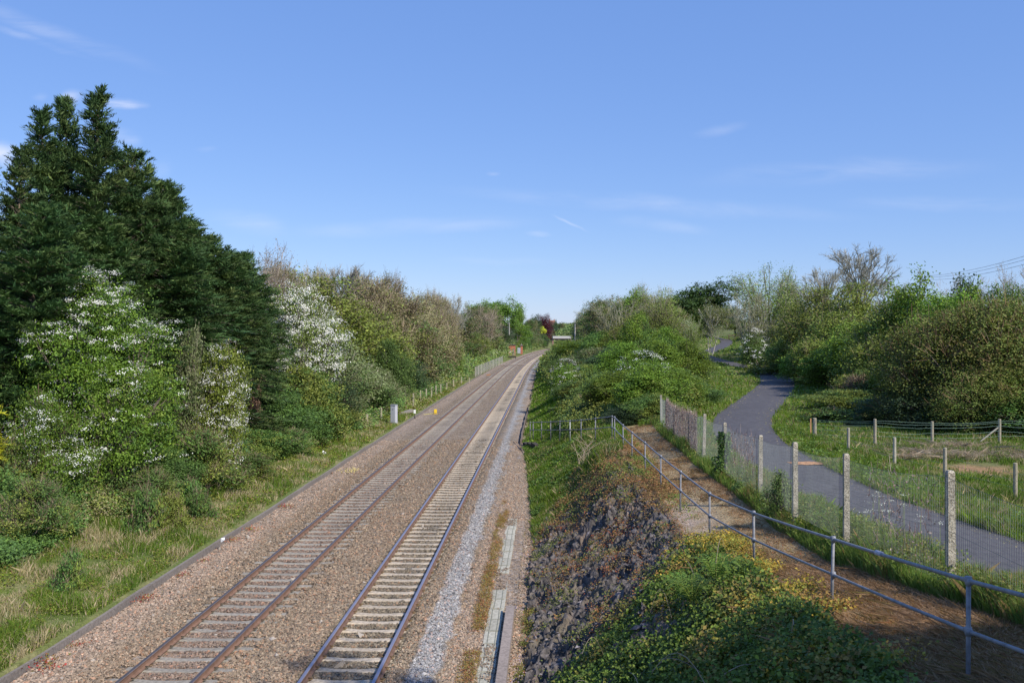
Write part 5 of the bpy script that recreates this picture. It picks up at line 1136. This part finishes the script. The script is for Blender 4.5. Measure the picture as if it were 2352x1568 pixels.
for kind, u, vt, Y, w_, lab in [
    ('wood', 1352, 712, 175, 70, 'dark rounded tree at the left end of the right-hand wood'),
    ('dark', 1340, 725, 185, 50, 'lowest dark tree nearest the far telegraph pole'),
    ('wood', 1385, 690, 150, 90, 'brown-green tree second from the left end'),
    ('ash2', 1425, 674, 130, 110, 'grey-stemmed tree with fanning bare branches'),
    ('airy', 1475, 662, 140, 90, 'pale green tree rising to the middle of the skyline'),
    ('leafy', 1445, 668, 138, 100, 'sparse tree blending grey stems and pale leaves'),
    ('airy', 1520, 668, 132, 90, 'light green tree left of the dark oak'),
    ('airy', 1510, 695, 124, 100, 'pale thin-leaved tree in front of the light green one'),
    ('olive', 1450, 730, 112, 110, 'olive undergrown tree below the fanning branches'),
    ('oak', 1610, 652, 200, 150, 'dark green oak with a gappy billowing crown'),
    ('birch', 1632, 690, 140, 80, 'white-stemmed birch beside the upper footpath'),
    ('ash', 1585, 720, 128, 60, 'slim pale sapling left of the white birch'),
    ('leafy', 1690, 735, 235, 70, 'mid-green tree behind the end of the footpath'),
    ('wood', 1735, 748, 190, 70, 'low green tree behind the wooden bench frame'),
    ('olive', 1600, 752, 200, 60, 'bushy tree behind the birch trunks'),
    ('ash', 1765, 606, 128, 150, 'tall airy pale green tree above the flower-headed bush'),
    ('airy', 1815, 640, 140, 90, 'brighter green tree filling the right of the airy one'),
    ('ash2', 1720, 668, 120, 90, 'thin tree at the left foot of the tall airy one'),
    ('bare', 1975, 562, 120, 128, 'bare spreading tree forming the top of the right skyline'),
    ('bare', 1892, 612, 130, 85, 'smaller bare tree left of the spreading one'),
    ('ash2', 2050, 645, 110, 100, 'thin bare branches right of the spreading bare tree'),
    ('bare2', 2215, 640, 95, 110, 'faint bare twigs behind the hedge on the right skyline'),
    ('bare2', 2340, 610, 70, 90, 'grey twiggy tree at the right edge of the photo'),
    ('olive', 1880, 665, 95, 150, 'olive-brown tree right of the tall airy one'),
    ('olive', 1965, 655, 88, 160, 'broad olive tree under the bare spreading one'),
    ('bright_tree', 2125, 628, 62, 150, 'vivid green young tree on the right skyline'),
    ('bright_tree', 2075, 650, 66, 110, 'vivid green tree just left of the tallest vivid one'),
    ('dark', 2230, 650, 62, 130, 'dark green tree right of the vivid ones'),
    ('green', 2310, 665, 58, 130, 'mid-green tree at the right edge behind the brown hedge')]:
    r_ = place(kind, u, vt, Y, w_ * 1.22, lab, 'tree', 'birch_tree' if kind == 'birch' else 'oak_tree' if kind == 'oak' else 'tree', GT)
GH = 'bushes of the right-hand hedge'
for kind, u, vt, Y, w_, lab in [
    ('rusty', 2190, 712, 45.5, 300, 'big brownish green bush dominating the hedge behind the field'),
    ('rusty', 2330, 690, 44, 280, 'big brownish bush cut by the right edge'),
    ('rusty', 2120, 820, 46, 180, 'lower rusty bush at the left flank of the big brownish one'),
    ('rusty', 2280, 840, 42.5, 220, 'low russet bush right behind the timber fence'),
    ('dark', 2150, 880, 44.5, 200, 'shaded dark bush at the foot of the hedge'),
    ('bushy', 2180, 685, 54, 170, 'green bush between the vivid tree and the big brownish bush'),
    ('olive', 2040, 700, 64, 170, 'yellow-olive bush left of the big brownish one'),
    ('bushy', 1985, 745, 72, 170, 'bright yellow-green bush in the middle of the hedge'),
    ('olive', 1920, 720, 82, 150, 'brown-olive bush above the footpath bend'),
    ('bushy', 1930, 785, 76, 130, 'light green bush sagging over the bank of the footpath'),
    ('bushy', 1870, 785, 86, 120, 'leafy bush at the left end of the hedge'),
    ('green2', 1830, 770, 100, 110, 'mixed green bush behind the left end of the hedge'),
    ('olive', 1830, 700, 108, 110, 'olive bush between the hedge and the tall airy tree'),
    ('green2', 2010, 850, 60, 150, 'yellowish green bush drooping to the shaded mound'),
    ('bushy', 2080, 795, 56, 130, 'bright patch of bush beside the rusty flank'),
    ('lowolive', 1778, 820, 112, 90, 'low bramble bank below the flower-headed bush'),
    ('lowolive', 1810, 815, 104, 130, 'low bramble bank beside the footpath bend'),
    ('low', 1890, 850, 80, 130, 'nettle clump along the right edge of the path, far part'),
    ('green2', 1950, 895, 56, 170, 'shaded leafy mound between footpath and field corner'),
    ('dry', 1985, 860, 60, 110, 'grey-brown twiggy scrub on top of the shaded mound'),
    ('dark', 2060, 905, 48, 150, 'dark low bush right of the shaded mound'), ('low', 1905, 935, 48, 130, 'low dark green bramble at the field corner'),
    ('green', 2400, 880, 41, 200, 'leafy bush at the right edge behind the last back post')]:
    place(kind, u, vt, Y, w_ * 1.22, lab, 'shrub', 'shrub', GH)
# unseen trees to the right of the viewpoint whose shade falls on the near bank
place('oak', 0, 0, 1.5, 1, 'large tree standing beside the viewpoint, shading the near bank', 'tree', 'oak_tree', X=11.4, base=3.6, h=15.5); bpy.data.objects[-1] if False else None
for o in list(COL.objects):
    if o.get('label', '').startswith('large tree standing beside the viewpoint'): o.scale = (.6, .6, o.scale.z); SHADE = o
# bench frame by the far path
t = thing('timber_barrier', (wx(1688, 196), 196, float(H(wx(1688, 196), 196))), 'low dark wooden barrier at the far end of the footpath', 'barrier')
for x in (-1.3, 0, 1.3): mb = MB(); box(mb, (x, 0, -.1), (.14, .14, 1.15), 0, (.1, .07, .06)); mb.obj('post', M_wood, t)
mb = MB(); box(mb, (0, -.08, .85), (3.0, .06, .18), 0, (.14, .1, .085)); mb.obj('rail', M_wood, t)

# ================================================================== GROUND COVER
def scatter(n, sa, sb, Ya, Yb, pw=2.0, X=False):
    """more plants near the camera; s (offset from track) or X ranges"""
    u_ = rng.random(n); Y = 1 / (1 / Ya - u_ * (1 / Ya - 1 / Yb)) if pw == 2 else Ya + (Yb - Ya) * u_
    a = rng.uniform(0, 1, n); lo = sa(Y) if callable(sa) else sa; hi = sb(Y) if callable(sb) else sb
    s = lo + (hi - lo) * a; return (s if X else s + cx(Y)), Y, (s - cx(Y) if X else s)
def onpath(X, Y, m=0.0):
    sl = np.interp(Y, _yy, np.gradient(_px, _yy)); return np.abs(X - pathx(Y)) / np.sqrt(1 + sl ** 2) < np.interp(Y, [0, 30, 50, 70, 110, 125, 222], [1.25, 1.35, 1.65, 1.7, 1.6, 1.3, 1.2]) + m
GR_P = [(.09, .16, .03), (.13, .2, .04), (.07, .13, .03)]; ST_P = [(.34, .3, .18), (.42, .37, .24), (.28, .24, .13)]
def grass_field(name, label, n, sa, sb, Ya, Yb, h0, h1, straw=.3, X=False, wid=.012, lean=.5, mask=None, pal=GR_P, spal=ST_P, zoff=0, seed=1, leafy=0, lpal=P_BRT, lsz=.05, lh=.12):
    x, Y, s = scatter(n, sa, sb, Ya, Yb, X=X); m = ~onpath(x, Y, -.12)
    if mask is not None: m &= mask(x, Y, s)
    x, Y, s = x[m], Y[m], s[m]; n = len(x); z = H(x, Y) + zoff
    cl = fbm(x * .9, Y * .9, seed); hh = (h0 + (h1 - h0) * np.clip((cl - .3) / .4, 0, 1)) * rng.uniform(.6, 1.3, n)
    c = pick(pal, n, jit=.15); g2 = fbm(x * .55 + 7, Y * .55, seed + 5)[:, None]; c = c * (.75 + .5 * g2)
    sm = rng.random(n) < straw * (.35 + 1.9 * smooth(.42, .66, fbm(x * 1.5, Y * .8, seed + 9))); c[sm] = pick(spal, int(sm.sum()), jit=.12)
    mb = MB(); k = wid * np.maximum(1, Y / 22)
    blades(mb, np.stack([x, Y, z - .02], 1), hh, k, lean, c)
    if leafy:
        x, Y, s = scatter(leafy, sa, sb, Ya, Yb, X=X); m = ~onpath(x, Y, 0) & (fbm(x * 1.3, Y * 1.3, seed + 20) > .47)
        if mask is not None: m &= mask(x, Y, s)
        x, Y = x[m], Y[m]; n = len(x); P = np.stack([x, Y, H(x, Y) + zoff + rng.uniform(0, lh, n)], 1); q = lsz * np.maximum(1, Y / 26) * rng.uniform(.7, 1.3, n)
        leaves(mb, P, unit(rng.normal(0, .45, (n, 3)) + [0, 0, 1]), q, q * .8, pick(lpal, n))
    return tag(mb.obj(name, M_grass), label, 'grass', kind='stuff')
kerb_s = KERB - .12
grass_field('bank_grass', 'rough grass mixed with straw and low green plants on the left-hand bank', 210000, -18, kerb_s, 16.5, 130, .06, .34, .36, mask=lambda x, Y, s: (KERB - s) < 5.5 + 5 * smooth(30, 22, Y) + rng.random(len(s)) * 3, seed=3, leafy=230000, lpal=[(.13, .21, .035), (.17, .25, .045), (.1, .16, .035), (.19, .2, .06), (.22, .15, .07)], lsz=.05, lh=.17, spal=[(.38, .34, .21), (.46, .41, .28), (.3, .26, .15)])
grass_field('verge_grass', 'grass on the bank between right-hand ballast and the slope thicket', 90000, lambda Y: toe(Y) - .1, 8.2, 42, 170, .12, .3, .12, seed=7, pal=[(.07, .15, .025), (.1, .19, .03), (.06, .12, .025)], leafy=16000, lh=.2, lsz=.07)
grass_field('slope_grass', 'lush green weeds on the slope between rock face and handrail end', 60000, lambda Y: toe(Y) - .05, lambda Y: 7.5 + 0 * Y, 31, 60, .12, .34, .2, seed=9, mask=lambda x, Y, s: (Y > 33 + (s - 3.7) * 1.6 + rng.normal(0, .8, len(s))), leafy=50000, lpal=P_GRN + [(.12, .2, .05)], lh=.25, lsz=.06)
grass_field('path_verge', 'bright green grass verge along both sides of the footpath', 200000, lambda Y: pathx(Y) - np.interp(Y, [10, 45, 70, 222], [2.0, 5, 9, 14]), lambda Y: pathx(Y) + np.interp(Y, [10, 40, 70, 222], [3.2, 4, 9, 14]), 15, 215, .12, .34, .12, X=True, seed=12, pal=[(.09, .18, .03), (.13, .23, .04), (.07, .14, .03)], mask=lambda x, Y, s: (s > 9.9) | (Y > 47), leafy=70000, lpal=[(.08, .16, .04), (.12, .21, .06), (.06, .12, .04)], lh=.3, lsz=.07)
grass_field('field_grass', 'rough grass in the field enclosed by timber posts', 110000, 12.6, 26, 22, 44, .1, .3, .2, X=True, seed=15, mask=lambda x, Y, s: np.hypot((x - 16.0) / 2.4, (Y - 31.5) / 2.2) + 1.6 * (fbm(x * 1.3, Y * 1.3, 5) - .5) > .35 + .7 * rng.random(len(x)), leafy=16000)
grass_field('dead_brushwood', 'pale dead stems lying in the field near the back timber posts', 6000, 14, 20, 33.5, 37.5, .1, .3, 1.5, X=True, seed=18, lean=2.5, wid=.014, spal=[(.3, .25, .2), (.36, .32, .26), (.23, .19, .14)], pal=[(.24, .2, .14)])
grass_field('dead_grass', 'brown dead mown grass covering the bench between handrail and mesh fence', 120000, 7.3, 9.9, 8.5, 48, .04, .1, 1.2, seed=21, lean=2.4, wid=.011, mask=lambda x, Y, s: ~((np.hypot((s - 8.0) / 1.1, (Y - 24.5) / 3.4) < 1) & (rng.random(len(s)) < .75)), pal=[(.22, .165, .08), (.27, .2, .1), (.16, .15, .055), (.19, .12, .06)], spal=[(.3, .22, .125), (.25, .18, .1), (.36, .28, .18)], leafy=9000, lpal=[(.3, .13, .06), (.22, .2, .06)], lh=.03, lsz=.03)
# undergrowth carpets
def thicket(name, label, n, sa, sb, Ya, Yb, pal, ls, hgt, mask, pal2, p2, seed, nl=8, cr=.16):
    x, Y, s = scatter(n, sa, sb, Ya, Yb); m = mask(x, Y, s) & ~onpath(x, Y, .8); x, Y, s = x[m], Y[m], s[m]; n = len(x)
    z = H(x, Y); k = np.clip(Y / 45, .8, 4.5); md = np.clip(fbm(x * .45, Y * .45, seed) * 2 - .55, .22, 1)
    P = np.stack([x, Y, z + hgt * md * rng.uniform(.25, 1, n)], 1); c = pick(pal, n); q = fbm(x * .5 + 3, Y * .5, seed + 2) + rng.normal(0, .06, n) > 1 - p2; c[q] = pick(pal2, int(q.sum()))
    Q = np.repeat(P, nl, 0) + rng.normal(0, cr, (n * nl, 3)) * np.repeat(k, nl)[:, None] * [1, 1, .6]; w_ = ls * rng.uniform(.6, 1.4, len(Q)) * np.repeat(k, nl); mb = MB()
    leaves(mb, Q, unit(rng.normal(0, .6, Q.shape) + [.2, -.3, .9]), w_, w_ * .65, np.repeat(c, nl, 0) * (1 + rng.normal(0, .14, (len(Q), 1))).clip(.5, 1.6)); return tag(mb.obj(name, M_leaf), label, 'undergrowth', kind='stuff')
thicket('undergrowth', 'tangled green undergrowth at the foot of the left-hand trees', 52000, -17, lambda Y: -10.6 + 2.4 * smooth(40, 75, Y), 22, 150, P_GRN, .095, 1.7, lambda x, Y, s: s < -10.4 + 2.2 * smooth(40, 70, Y) + (fbm(x * .5, Y * .5, 2) - .5) * 3, P_OLV + P_BRN, .5, 71)
thicket('far_undergrowth', 'rough green scrub along the far left bank towards the bend', 15000, -34, -7.8, 115, 440, P_GRN + P_OLV, .1, 3.2, lambda x, Y, s: s < -8.7 + (fbm(x * .4, Y * .2, 2) - .5) * 1.2, P_GREY, .45, 73, cr=.2)
thicket('slope_thicket', 'dense green bramble thicket covering the upper right-hand cutting slope', 20000, 3.4, 15, 52, 230, P_GRN + [(.11, .19, .05)], .1, 1.9, lambda x, Y, s: (s > 5.6 - 1.9 * smooth(100, 160, Y) + (fbm(x * .6, Y * .3, 4) - .5) * 2) & (x < pathx(Y) - 3.0) , P_OLV, .42, 75)
# tall growth hugging the mesh fence
FX = np.array([p[0] for p in ftop]); FY = np.array([p[1] for p in ftop])
def fx(Y): return np.interp(Y, FY, FX)
grass_field('fence_grass', 'tall green grass growing through the foot of the mesh fence', 110000, lambda Y: fx(Y) - .26 - .15 * smooth(22, 34, Y), lambda Y: fx(Y) + .85, 9.5, 48, .16, .46, .16, X=True, seed=25, wid=.011, lean=.35, pal=[(.12, .21, .05), (.16, .25, .08), (.09, .16, .04)], spal=[(.3, .24, .1), (.25, .2, .09)], leafy=26000, lpal=[(.1, .17, .05), (.17, .18, .06)], lh=.5, lsz=.05)
mb = MB(); n = 260; k = rng.integers(0, 16, n); cxs = rng.uniform(.1, 1.0, 40); cys = rng.uniform(15.2, 17.6, 40); xx = fx(cys[k]) + cxs[k] + rng.normal(0, .05, n); yy = cys[k] + rng.normal(0, .05, n)
zz = H(fx(cys) + cxs, cys)[k] + .75 + .35 * rng.random(40)[k]; leaves(mb, np.stack([xx, yy, zz + rng.normal(0, .01, n)], 1), rng.normal(0, .3, (n, 3)) + [0, 0, 1], .022, .022, np.tile([[.55, .58, .5]], (n, 1)))
A = np.stack([fx(cys) + cxs, cys, H(fx(cys) + cxs, cys)], 1); B = np.stack([fx(cys) + cxs, cys, [zz[k == i].mean() if (k == i).any() else 3.6 for i in range(40)]], 1); prisms(mb, A, B, .005, .003, 3, (.14, .2, .07))
tag(mb.obj('cow_parsley', M_leaf), 'white cow parsley heads seen through the mesh fence', 'cow parsley', kind='stuff')
# leafy plants by posts
shrub('leafy_weed', 61, 1.2, 1.3, [(.1, .18, .06), (.14, .22, .08)], ncl=350, nl=8, cr=.07, ls=.06, stems=2, lobes=6)
place('leafy_weed', 1790, 1080, 21.8, 75, 'tall nettle-like weed at the fence between two speckled posts', 'weed', 'weed')
place('leafy_weed', 1700, 1105, 26.5, 40, 'small green weed at the fence just right of the ivy', 'weed', 'weed')
mb = MB(); n = 1500; a = rng.uniform(0, 6.28, n); Y = FP[5][2]; x = wx(1666.7, Y); zt = wz(992, Y); zb = wz(1125, Y); tz = rng.random(n); rr = .09 + .1 * rng.random(n) + .1 * np.sin(tz * 9) ** 2 * rng.random(n)
P = np.stack([x - .05 + np.cos(a) * rr - .12 * (np.abs(tz - .45) < .12) * rng.random(n) * 2, Y + np.sin(a) * rr, zb + (zt - zb) * tz], 1); leaves(mb, P, np.stack([np.cos(a), np.sin(a), .3 + 0 * a], 1) + rng.normal(0, .4, (n, 3)), .075, .065, pick([(.05, .11, .03), (.08, .16, .04), (.035, .07, .025)], n))
tag(mb.obj('ivy', M_leaf), 'dark green ivy climbing one speckled concrete fence post', 'ivy')
# foreground bramble and moss cover
def cover(name, label, n, sa, sb, Ya, Yb, pal, ls, hgt, mask, nl=7, cr=.1, seed=1, pal2=None, p2=.5, cat='ground cover', rock=False, lw=.75, up=1.0):
    x, Y, s = scatter(n, sa, sb, Ya, Yb, pw=1); m = mask(x, Y, s); x, Y, s = x[m], Y[m], s[m]; n = len(x)
    mound = fbm(x * 1.1, Y * 1.1, seed); z = H(x, Y) 
    if rock: zr, xr = rock_z(s, Y); inr = (s > 3.7) & (s < 7.6) & (Y > 14.6) & (Y < 43); z = np.where(inr, zr, z); x = np.where(inr, xr, x)
    P = np.stack([x, Y, z + hgt * np.clip(mound * 1.6 - .4, 0.05, 1) * rng.uniform(.15, 1, n)], 1); c = pick(pal, n, jit=.16)
    if pal2 is not None: q = fbm(x * 1.4 + 3, Y * 1.4, seed + 2) + rng.normal(0, .06, n) > 1 - p2; c[q] = pick(pal2, int(q.sum()), jit=.16)
    Q = np.repeat(P, nl, 0) + rng.normal(0, cr, (n * nl, 3)) * [1, 1, .6]; q = ls * rng.uniform(.6, 1.4, len(Q)); mb = MB()
    leaves(mb, Q, unit(rng.normal(0, .6, Q.shape) + [-.3, -.2, up]), q, q * lw, np.repeat(c, nl, 0) * (1 + rng.normal(0, .14, (len(Q), 1))).clip(.5, 1.6))
    return tag(mb.obj(name, M_leaf), label, cat, kind='stuff')
def bd(s): return 17.1 + (s - 4.2) * .98 + .9 * (fbm(s * 1.5, s * 0 + 3, 8) - .5)
cover('bramble_cover', 'green and yellowing bramble covering the near slope at the bottom right', 15000, 3.7, 7.9, 8.5, 21.8, [(.075, .15, .03), (.11, .18, .04), (.05, .1, .025)], .064, .45, lambda x, Y, s: (Y < bd(s) + rng.normal(0, .25, len(s))), nl=11, cr=.11, seed=31, pal2=[(.19, .2, .05), (.22, .19, .06), (.15, .18, .05)], p2=.3, cat='bramble')
cover('yellow_scrub', 'yellow-green creeping scrub along the lip of the bench', 9000, 6.3, 8.7, 10, 21.5, [(.27, .26, .05), (.34, .26, .06), (.17, .2, .05)], .045, .32, lambda x, Y, s: fbm(x * 1.2, Y * 1.2, 3) - np.abs(s - 7.5) * .28 > .34, nl=9, cr=.09, seed=33, pal2=[(.26, .17, .06), (.19, .16, .05)], p2=.35, cat='scrub')
cover('moss_cover', 'orange-brown and green moss and herbs over the upper rock face', 20000, 3.7, 8.3, 24, 45, [(.23, .18, .07), (.27, .165, .075), (.18, .165, .055)], .05, .36, lambda x, Y, s: (Y > 27.5 + (7.8 - s) * 2.2 + rng.normal(0, 1.6, len(s))) & (Y < 41 + (s - 4) * 1.2 + rng.normal(0, 1, len(s))) & (s > 3.9 + (Y - 30) * .16), nl=8, cr=.08, seed=35, pal2=[(.13, .19, .05), (.1, .15, .04)], p2=.45, cat='moss', rock=True)
cover('rock_tufts', 'small dry orange and olive tufts rooted in cracks of the rock face', 9000, 3.6, 7.7, 16.5, 36, [(.25, .18, .06), (.3, .15, .06), (.2, .2, .07)], .038, .2, lambda x, Y, s: (fbm(x * 1.9, Y * 1.5, 50) > .515) & (Y > bd(s) - .5), nl=9, cr=.07, seed=37, pal2=[(.12, .16, .05), (.16, .2, .06)], p2=.42, cat='tufts', rock=True)
cover('toe_herbs', 'green and rusty herbs in the gutter at the foot of the rock face', 6000, 3.42, 3.95, 16, 36, [(.17, .2, .05), (.13, .17, .05), (.25, .17, .07)], .035, .12, lambda x, Y, s: fbm(x * 2, Y * .8, 60) > .38, nl=8, cr=.06, seed=39, pal2=[(.36, .28, .36), (.3, .25, .28)], p2=.4, cat='herbs')
def trough_weeds():
    x, Y, s = scatter(4200, 2.38, 2.72, 16, 40, pw=1); m = fbm(x * 2.5, Y * .6, 61) > .42; x, Y, s = x[m], Y[m], s[m]; n = len(x); z = ballast_z(s)
    P = np.repeat(np.stack([x, Y, z + rng.uniform(0, .1, n)], 1), 7, 0) + rng.normal(0, .05, (n * 7, 3)) * [1, 1, .5]; c = np.repeat(pick([(.22, .22, .06), (.3, .15, .07), (.15, .18, .05), (.34, .26, .08)], n), 7, 0)
    mb = MB(); leaves(mb, P, rng.normal(0, .6, P.shape) + [0, 0, 1], .034, .02, c); tag(mb.obj('trough_weeds', M_leaf), 'strip of reddish and yellow-green weeds between ballast and cable trough', 'weeds', kind='stuff')
trough_weeds()
# fallen and standing twigs of the bramble
mb = MB()
for k in range(22):
    s0 = rng.uniform(4.2, 7.6); Y = rng.uniform(9.5, min(17.5, 17 + (s0 - 4.2))); x = s0 + float(cx(Y)); z = float(H(x, Y)); L_ = rng.uniform(.3, .9); a = rng.uniform(0, 6.28); q = np.linspace(0, 1, 8)
    up_ = rng.uniform(.1, .5); P = np.stack([x + np.cos(a) * L_ * q, Y + np.sin(a) * L_ * q, z + .3 + up_ * np.sin(q * rng.uniform(1.5, 3.0))], 1); tube(mb, P, np.linspace(.007, .003, 8), 4, np.array([.36, .3, .22]) * rng.uniform(.6, 1.2), caps=False)
tag(mb.obj('bramble_stems', M_bark), 'arching dry bramble stems over the near slope', 'stems', kind='stuff')
# tall dry stems on the green slope behind the rock
mb = MB()
for k in range(14):
    Y = rng.uniform(39, 42); x = wx(rng.uniform(1325, 1350), Y); z = float(H(x, Y)); tube(mb, [(x, Y, z), (x + rng.normal(0, .15), Y, z + .7), (x + rng.normal(0, .35), Y, z + rng.uniform(1, 1.5))], [.012, .01, .006], 4, (.42, .34, .24), caps=False)
tag(mb.obj('dry_stems', M_bark), 'cluster of tall dry straw-coloured stems on the green slope near the handrail', 'stems', kind='stuff')
# ferns
for k, (u, v, Y) in enumerate([(1570, 1395, 16.3), (1590, 1440, 15.6), (1645, 1400, 15.8)]):
    x = wx(u, Y); mb = MB(); r_ = rs(80 + k)
    for f_ in range(9):
        a = 6.28 * f_ / 9 + r_.uniform(-.2, .2); q = np.linspace(.05, 1, 16); L_ = r_.uniform(.4, .6); P = np.stack([np.cos(a) * L_ * q, np.sin(a) * L_ * q, .35 * np.sin(q * 2.2)], 1); D = unit(np.gradient(P, axis=0)); S_ = unit(np.cross(D, [0, 0, 1.]))
        for sg in (-1, 1):
            ll = .13 * (1 - q ** 2) + .02; T_ = unit(S_ * sg + D * .4); leaves(mb, P + T_ * ll[:, None] * .5, np.cross(D, S_) * -1 + r_.normal(0, .1, P.shape), ll, .022, pick([(.08, .14, .03), (.06, .12, .03)], 16, r_), T=T_, rs=r_)
        tube(mb, P, .004, 3, (.15, .2, .05), caps=False)
    o = mb.obj('fern', M_leaf); o.location = (x, Y, float(H(x, Y)) + .42); tag(o, ['pale green fern highest on the bramble slope', 'pale green fern nearest the rock face, below another', 'pale green fern farthest right on the bramble slope'][k], 'fern', 'ferns on the bramble slope')
# red sorrel clumps along the left kerb
mb = None
for k, (u, v) in enumerate([(452, 1293), (402, 1328), (497, 1248), (44, 1540), (150, 1490), (520, 1222), (640, 1170), (290, 1385)]):
    Y = (CAMZ + .3) * F / (v - V0); x = float(cx(Y)) + KERB + .3; r_ = rs(90 + k)
    if mb is None:
        mb = MB(); n = 260; P = r_.normal(0, .14, (n, 3)) * [1, 1.3, .0] + np.stack([0 * np.arange(n), 0 * np.arange(n), r_.uniform(0, .2, n)], 1); leaves(mb, P, r_.normal(0, .6, (n, 3)) + [0, 0, .6], .05, .03, pick([(.35, .09, .06), (.22, .17, .06), (.28, .1, .06), (.15, .18, .05)], n, r_)); me_s = mb.mesh('sorrel', M_leaf)
    o = bpy.data.objects.new('sorrel', me_s); COL.objects.link(o); o.location = (x, Y, -.33); o.rotation_euler.z = k * 1.3; sc = r_.uniform(.7, 1.4); o.scale = (sc, sc, sc)
    tag(o, ['largest reddish sorrel clump against the left-hand kerb', 'reddish sorrel clump one pace nearer than the largest', 'small reddish clump one pace beyond the largest', 'reddish clump by the kerb at the bottom left corner', 'reddish clump second from the bottom left corner', 'small reddish clump beside the green ground cover bulge', 'farthest reddish clump along the left-hand kerb', 'small reddish clump midway along the near kerb'][k], 'sorrel', 'reddish sorrel clumps along the kerb')
print('polys', sum(len(m.polygons) for m in bpy.data.meshes), 'objects', len(bpy.data.objects))
